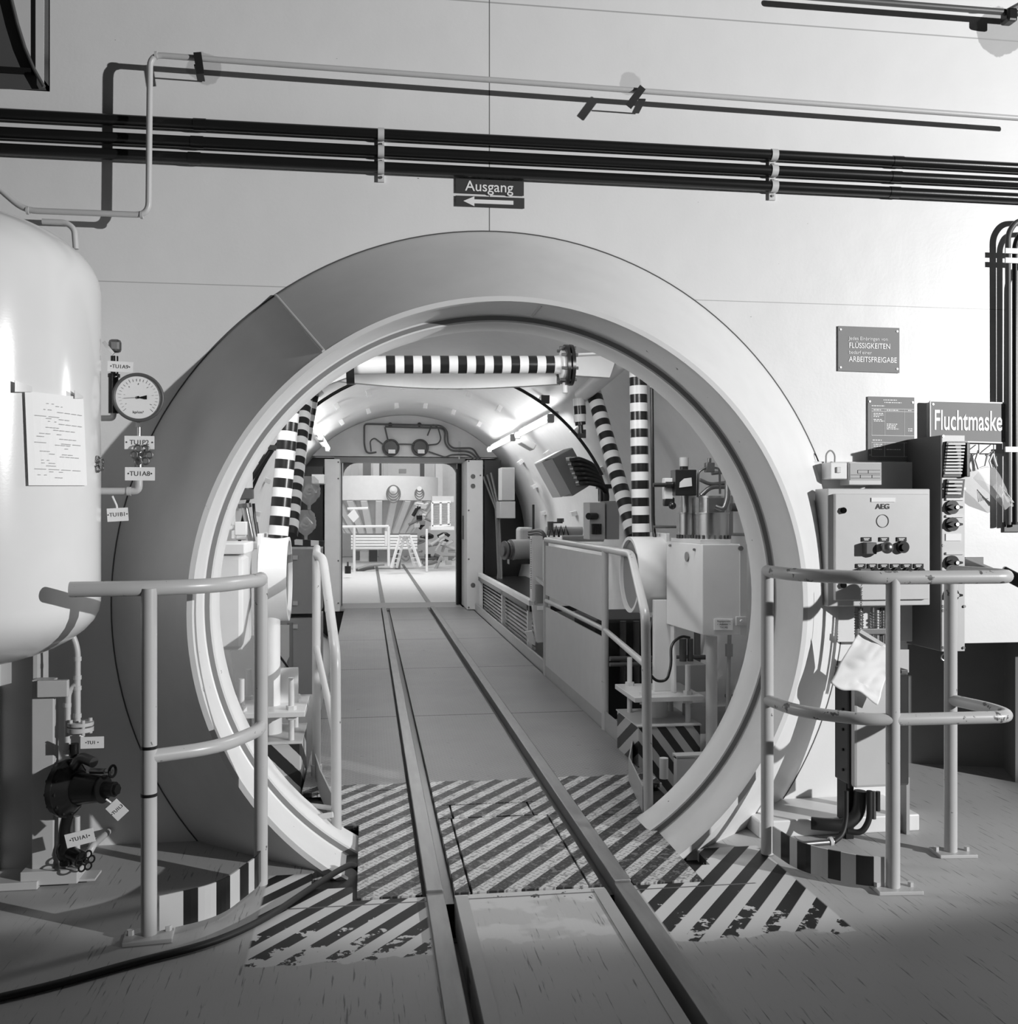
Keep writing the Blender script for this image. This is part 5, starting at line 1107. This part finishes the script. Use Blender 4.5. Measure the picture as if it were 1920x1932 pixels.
# dials above door
yq = YE-.36
for px, lb in ((737, 'left black pressure dial above the far door'), (792, 'right black pressure dial above the far door')):
    tt = thing('pressure_dial', lb, 'gauge', P(px, 845, yq), 'black dials above the far door'); c = P(px, 845, yq)
    MB().cyl(c, c+V((0, -.05, 0)), M1(16.2, yq), seg=36).cyl(c+V((0, -.05, 0)), c+V((0, -.09, 0)), M1(11, yq), seg=28).build('housing', 'black', tt)
    MB().torus(c+V((0, -.05, 0)), (0, 1, 0), M1(14, yq), .012, 32).build('rim', 'dkgrey', tt)
    MB().bb(c.x-.035, c.x+.06, c.y-.10, c.y-.095, c.z-.085, c.z-.03).build('label', 'paper', tt)
def thinp(lb, pts, r=.013, mat='dkgrey'): return hose('door_pipe', lb, [P(x, y, yq-.06) for x, y in pts], r, mat, 'pipe', 'thin pipes around the dials', rad=.12)
thinp('dark pipe framing the left dial above the door', [(710, 853), (692, 856), (687, 840), (687, 800), (700, 800), (832, 803), (843, 812), (845, 838), (855, 846), (892, 845), (902, 862), (930, 895)])
thinp('second dark pipe running under the first over both dials', [(726, 805), (840, 808), (838, 835), (850, 851), (890, 851), (912, 885)])
thinp('short dark hose looping left of the left dial', [(700, 852), (698, 832), (706, 826), (722, 838)], .010)
thinp('dark hose arching right of the right dial', [(806, 822), (815, 800), (826, 806), (832, 828), (826, 838), (805, 840)], .010)
thinp('dark link pipe between both dials', [(745, 838), (765, 838), (787, 839)], .010)
thinp('dark pipe from the right dial down to the right casing', [(808, 852), (840, 863), (850, 858), (888, 857), (905, 885)], .011)
thinp('short dark stub above the left dial', [(726, 806), (731, 828), (734, 838)], .012)
tag(MB().cyl(P(866, 833, yq), P(866, 866, yq), .012, seg=8).build('pipe_clip_rail', 'offwhite'), 'pale perforated clip rail holding the thin pipes right of the dials', 'clip')
for px in (736, 791): tag(MB().cyl(P(px, 801, yq+.005), P(px, 801, yq-.02), .030, seg=16).build('round_bung', 'black'), 'small black bung above the %s dial' % ('left' if px < 760 else 'right'), 'bung')
# shelves in dark recess left
tag(MB().bb(P(588, 1, 8.6).x, P(611, 1, 8.6).x, 8.6, 9.2, P(600, 912, 8.6).z, P(600, 895, 8.6).z).build('shelf_board', 'cream'), 'pale shelf in the dark recess left of the far door', 'shelf')
MBX = MB().bb(-.86, P(609, 1, 9.3).x, 9.3, 9.35, .01, P(600, 880, 9.3).z); tag(MBX.build('recess_shade_sheet', 'black'), 'added black sheet for the shade in the recess left of the far door', 'board')  # black sheets stand in for the darkness beside the door casings
MBX = MB().bb(P(914, 1, 9.3).x, P(945, 1, 9.3).x, 9.3, 9.35, .01, P(900, 868, 9.3).z); tag(MBX.build('recess_shade_sheet', 'black'), 'added black sheet for the shade in the recess right of the far door', 'board')
# ================================================================ HALL BEYOND THE DOOR
yh = 20.5
def H(px, py, Y=None): return P(px, py, yh if Y is None else Y)
sc = lambda n_, Y=None: M1(n_, yh if Y is None else Y, 760)
cxh = H(715, 900).x; rd = sc(120)
t = thing('drum_vessel', 'wide white drum on slanting struts seen through the far door', 'vessel', (cxh, 22.3, 0))
MB().cyl((cxh, 22.3, H(1, 942).z), (cxh, 22.3, H(1, 893).z), rd, seg=64).build('drum', 'hall', t)
MB().cyl((cxh, 22.3, H(1, 1012).z), (cxh, 22.3, H(1, 942).z), sc(62), sc(112), seg=48).build('cone', 'cream', t)
q_ = 13
for i in range(q_):
    an = PI+PI*(i+.5)/q_; a = V((cxh+math.cos(an)*rd*.97, 22.3+math.sin(an)*rd*.97, H(1, 942).z)); b = V((cxh+math.cos(an)*sc(68), 22.3+math.sin(an)*sc(68), H(1, 1008).z))
    MB().bar(a, b, .16, .10).build('strut', 'hall', t)
# columns above the drum
for i, (x0_, x1_, mt, lb) in enumerate(((660, 675, 'offwhite', 'leftmost pale column top above the drum'), (684, 700, 'midgrey', 'grey dark column above the drum left'), (704, 716, 'hall', 'white column left of the thin dark one above the drum'), (717, 721, 'dkgrey', 'thin dark column above the drum'), (724, 734, 'offwhite', 'pale column just right of the thin dark one'), (756, 770, 'grey', 'grey square unit above the drum middle'), (798, 806, 'dkgrey', 'dark slanting column above the drum right'), (828, 842, 'hall', 'thick white column behind the drum at the right'))):
    lo = 893 if i < 7 else 930
    tag(MB().bb(H(x0_, 1, 23).x, H(x1_, 1, 23).x, 24.4, 24.7, P(1, lo+6, 24.4).z if i != 5 else P(1, 888, 24.4).z, P(1, 860 if i != 5 else 880, 24.4).z).build('hall_column', mt), lb, 'column', 'columns behind the drum')
# hoses on the drum
for cx_, r0, lb in ((742, 13, 'coiled thin hose hanging on the left of the drum front'), (791, 8.5, 'coiled thin hose hanging on the right of the drum front')):
    tt = thing('hose_coil', lb, 'hose', H(cx_, 920, 20.45), 'hose coils on the drum front')
    for k in range(4):
        q = MB(); pts = []
        for j in range(24):
            an = 2*PI*j/24; pts.append(H(cx_+math.cos(an)*(r0-k*1.5), 932-k*2.5+math.sin(an)*(r0*1.25-k*2.5)+0, 20.45-k*.02))
        q.tube(pts, .014, 6, closed=True); q.build('loop', 'midgrey', tt)
    MB().cyl(H(cx_, 922, 20.6), H(cx_, 922, 20.35), sc(4.5, 20.45), seg=20).build('reel', 'hall', tt)
# railing left
yr = 18.5
t = thing('hall_railing', 'white tube railing on the left beyond the far door', 'railing', H(650, 1080, yr))
for a_, b_ in (((640, 994), (733, 993)), ((668, 994), (668, 1080)), ((733, 993), (733, 1068)), ((728, 1002), (728, 1030)), ((655, 960), (694, 959))): MB().cyl(H(*a_, yr), H(*b_, yr), .032, seg=10).build('tube', 'hall', t)
# bench slats (stack of long pipes)
for k in range(5):
    py = 1012+k*5.6
    tag(MB().cyl(H(662, py, 19.2), H(787, py, 19.2), .032, seg=10).build('long_pipe', 'hall'), 'long white pipe in the rack under the drum, %s' % ('topmost of the five', 'second from the top', 'middle one', 'second from the bottom', 'lowest of the five')[k], 'pipe', 'long pipes in the rack under the drum')
tag(MB().bb(H(662, 1, 19.35).x, H(787, 1, 19.35).x, 19.35, 19.45, H(1, 1040, 19.3).z, H(1, 1009, 19.3).z).build('rack_backboard', 'midgrey'), 'grey board behind the rack of long white pipes', 'board')
# dark undercroft boxes
for i, (x0_, x1_, y0_, y1_, mt, lb) in enumerate(((670, 678, 1044, 1062, 'midgrey', 'leftmost grey crate under the pipe rack'), (679, 695, 1044, 1064, 'hall', 'white bin under the pipe rack'), (696, 712, 1042, 1065, 'dkgrey', 'dark crate under the pipe rack'), (714, 732, 1042, 1065, 'grey', 'grey crate under the pipe rack beside the ladder'), (746, 756, 1042, 1066, 'midgrey', 'grey crate behind the ladder'))):
    tag(MB().bb(H(x0_, 1, 19.3).x, H(x1_, 1, 19.3).x, 19.5, 19.9, H(1, y1_, 19.5).z if y1_ < 1066 else 0, H(1, y0_, 19.5).z).build('crate', mt, bevel=.01), lb, 'crate', 'crates under the pipe rack')
# ladder
yl_ = 17.6
t = thing('step_ladder', 'white folding step ladder standing on the hall floor', 'ladder', H(768, 1072, yl_))
for a_, b_, dy in (((755, 1010), (738, 1071), -.2), ((763, 1010), (748, 1071), .1), ((765, 1010), (782, 1069), .1), ((772, 1010), (793, 1069), -.2)): MB().bar(H(*a_, yl_), H(*b_, yl_+dy), .04, .05).build('leg', 'letter', t)
for k in range(6):
    u = (k+1)/7; MB().bar(H(755-17*u, 1010+61*u, yl_), H(763-15*u, 1010+61*u, yl_), .05, .02).build('step', 'letter', t); MB().bar(H(765+17*u, 1010+59*u, yl_), H(772+21*u, 1010+59*u, yl_), .05, .02).build('step', 'letter', t)
MB().box(H(763, 1010, yl_), (.24, .14, .03)).build('platform', 'letter', t)
# cage right
yc_ = 18.2
t = thing('mesh_cage', 'white wire mesh cabinet at the right of the hall', 'cage', H(830, 1000, yc_))
q = MB()
for a_, b_ in (((815, 948), (850, 947)), ((815, 993), (850, 990)), ((815, 948), (815, 993)), ((846, 948), (846, 990)), ((831, 948), (831, 991))): q.bar(H(*a_, yc_), H(*b_, yc_), .05, .05)
q.build('frame', 'hall', t); q = MB()
for k in range(9): q.bar(H(816, 951+k*4.6, yc_), H(850, 951+k*4.4, yc_), .02, .02)
q.build('mesh', 'grey', t); MB().bb(H(812, 1, yc_).x, H(856, 1, yc_).x, yc_-.1, yc_+.5, H(1, 1002, yc_).z, H(1, 995, yc_).z).build('platform', 'hall', t)
MB().bb(H(803, 1, yc_).x, H(807, 1, yc_).x, yc_, yc_+.1, 0, H(1, 1000, yc_).z).build('leg', 'hall', t)
MB().bb(H(815, 1, yc_).x, H(856, 1, yc_).x, yc_, yc_+.3, H(1, 946, yc_).z, H(1, 934, yc_).z).build('louvre', 'offwhite', t)
# machines between
rs = random.Random(3); spots = []
for i in range(36): spots.append((rs.uniform(786, 806), rs.uniform(948, 1000), 20.2, i % 4, 0) if i < 12 else (rs.uniform(786, 856), rs.uniform(1006, 1062), 19.2+rs.random(), i % 4, 1))
spots.sort(); cnt = {}
for i, (px, py, Y, sh, lowr) in enumerate(spots):
    c = H(px, py, Y); q = MB(); cnt[(sh, lowr)] = cnt.get((sh, lowr), 0)+1
    if i % 3: q.tube(rnd([c, c+V((rs.uniform(-.25, .25), 0, rs.uniform(-.12, .12))), c+V((rs.uniform(-.3, .3), .05, rs.uniform(-.25, .02)))], .1), .025+.02*rs.random(), 8)
    else: q.box(c, (.14, .14, .10))
    nm = ('dark', 'grey', 'pale', 'off white')[sh]
    tag(q.build('machine_fitting', ('black', 'midgrey', 'offwhite', 'cream')[sh], bevel=.004 if i % 3 == 0 else 0), '%s fitting %s, %s of its shade from left' % (nm, ('between struts and mesh cage', 'below the mesh cage')[lowr], ORD[cnt[(sh, lowr)]-1]), 'fitting', nm+' fittings in the clutter right of the drum')
# loose items on hall floor
for i, (pts, r, mt, lb) in enumerate((([(672, 1078), (690, 1072), (706, 1070)], .05, 'dkgrey', 'dark bundle on the hall floor at the left'), ([(675, 1074), (700, 1066), (725, 1064)], .04, 'grey', 'long grey bundle lying behind the dark one'), ([(798, 1064), (815, 1062), (824, 1058)], .05, 'midgrey', 'grey bundle on the hall floor at the right'), ([(793, 1055), (825, 1054)], .03, 'dkgrey', 'dark rod on the hall floor at the right'), ([(757, 1050), (766, 1058), (772, 1050)], .04, 'midgrey', 'looped hose behind the ladder'))):
    hose('floor_bundle', lb, [H(x, y, 18.8) for x, y in pts], r, mt, 'bundle')
t = thing('fire_extinguisher', 'dark upright bottle at the left edge of the hall doorway', 'extinguisher', H(656, 1082, 16.5)); MB().cyl(H(656, 1082, 16.5), H(656, 1068, 16.5), .065, seg=16).build('bottle', 'black', t); MB().cyl(H(656, 1068, 16.5), H(656, 1060, 16.5), .02, seg=8).build('valve', 'dkgrey', t)
q = MB().prism([H(655, 972, 18), H(668, 960, 18), H(677, 975, 18), H(667, 986, 18)], (0, .02, 0)); tag(q.build('white_placard', 'letter'), 'white square placard hanging on the hall railing', 'placard')
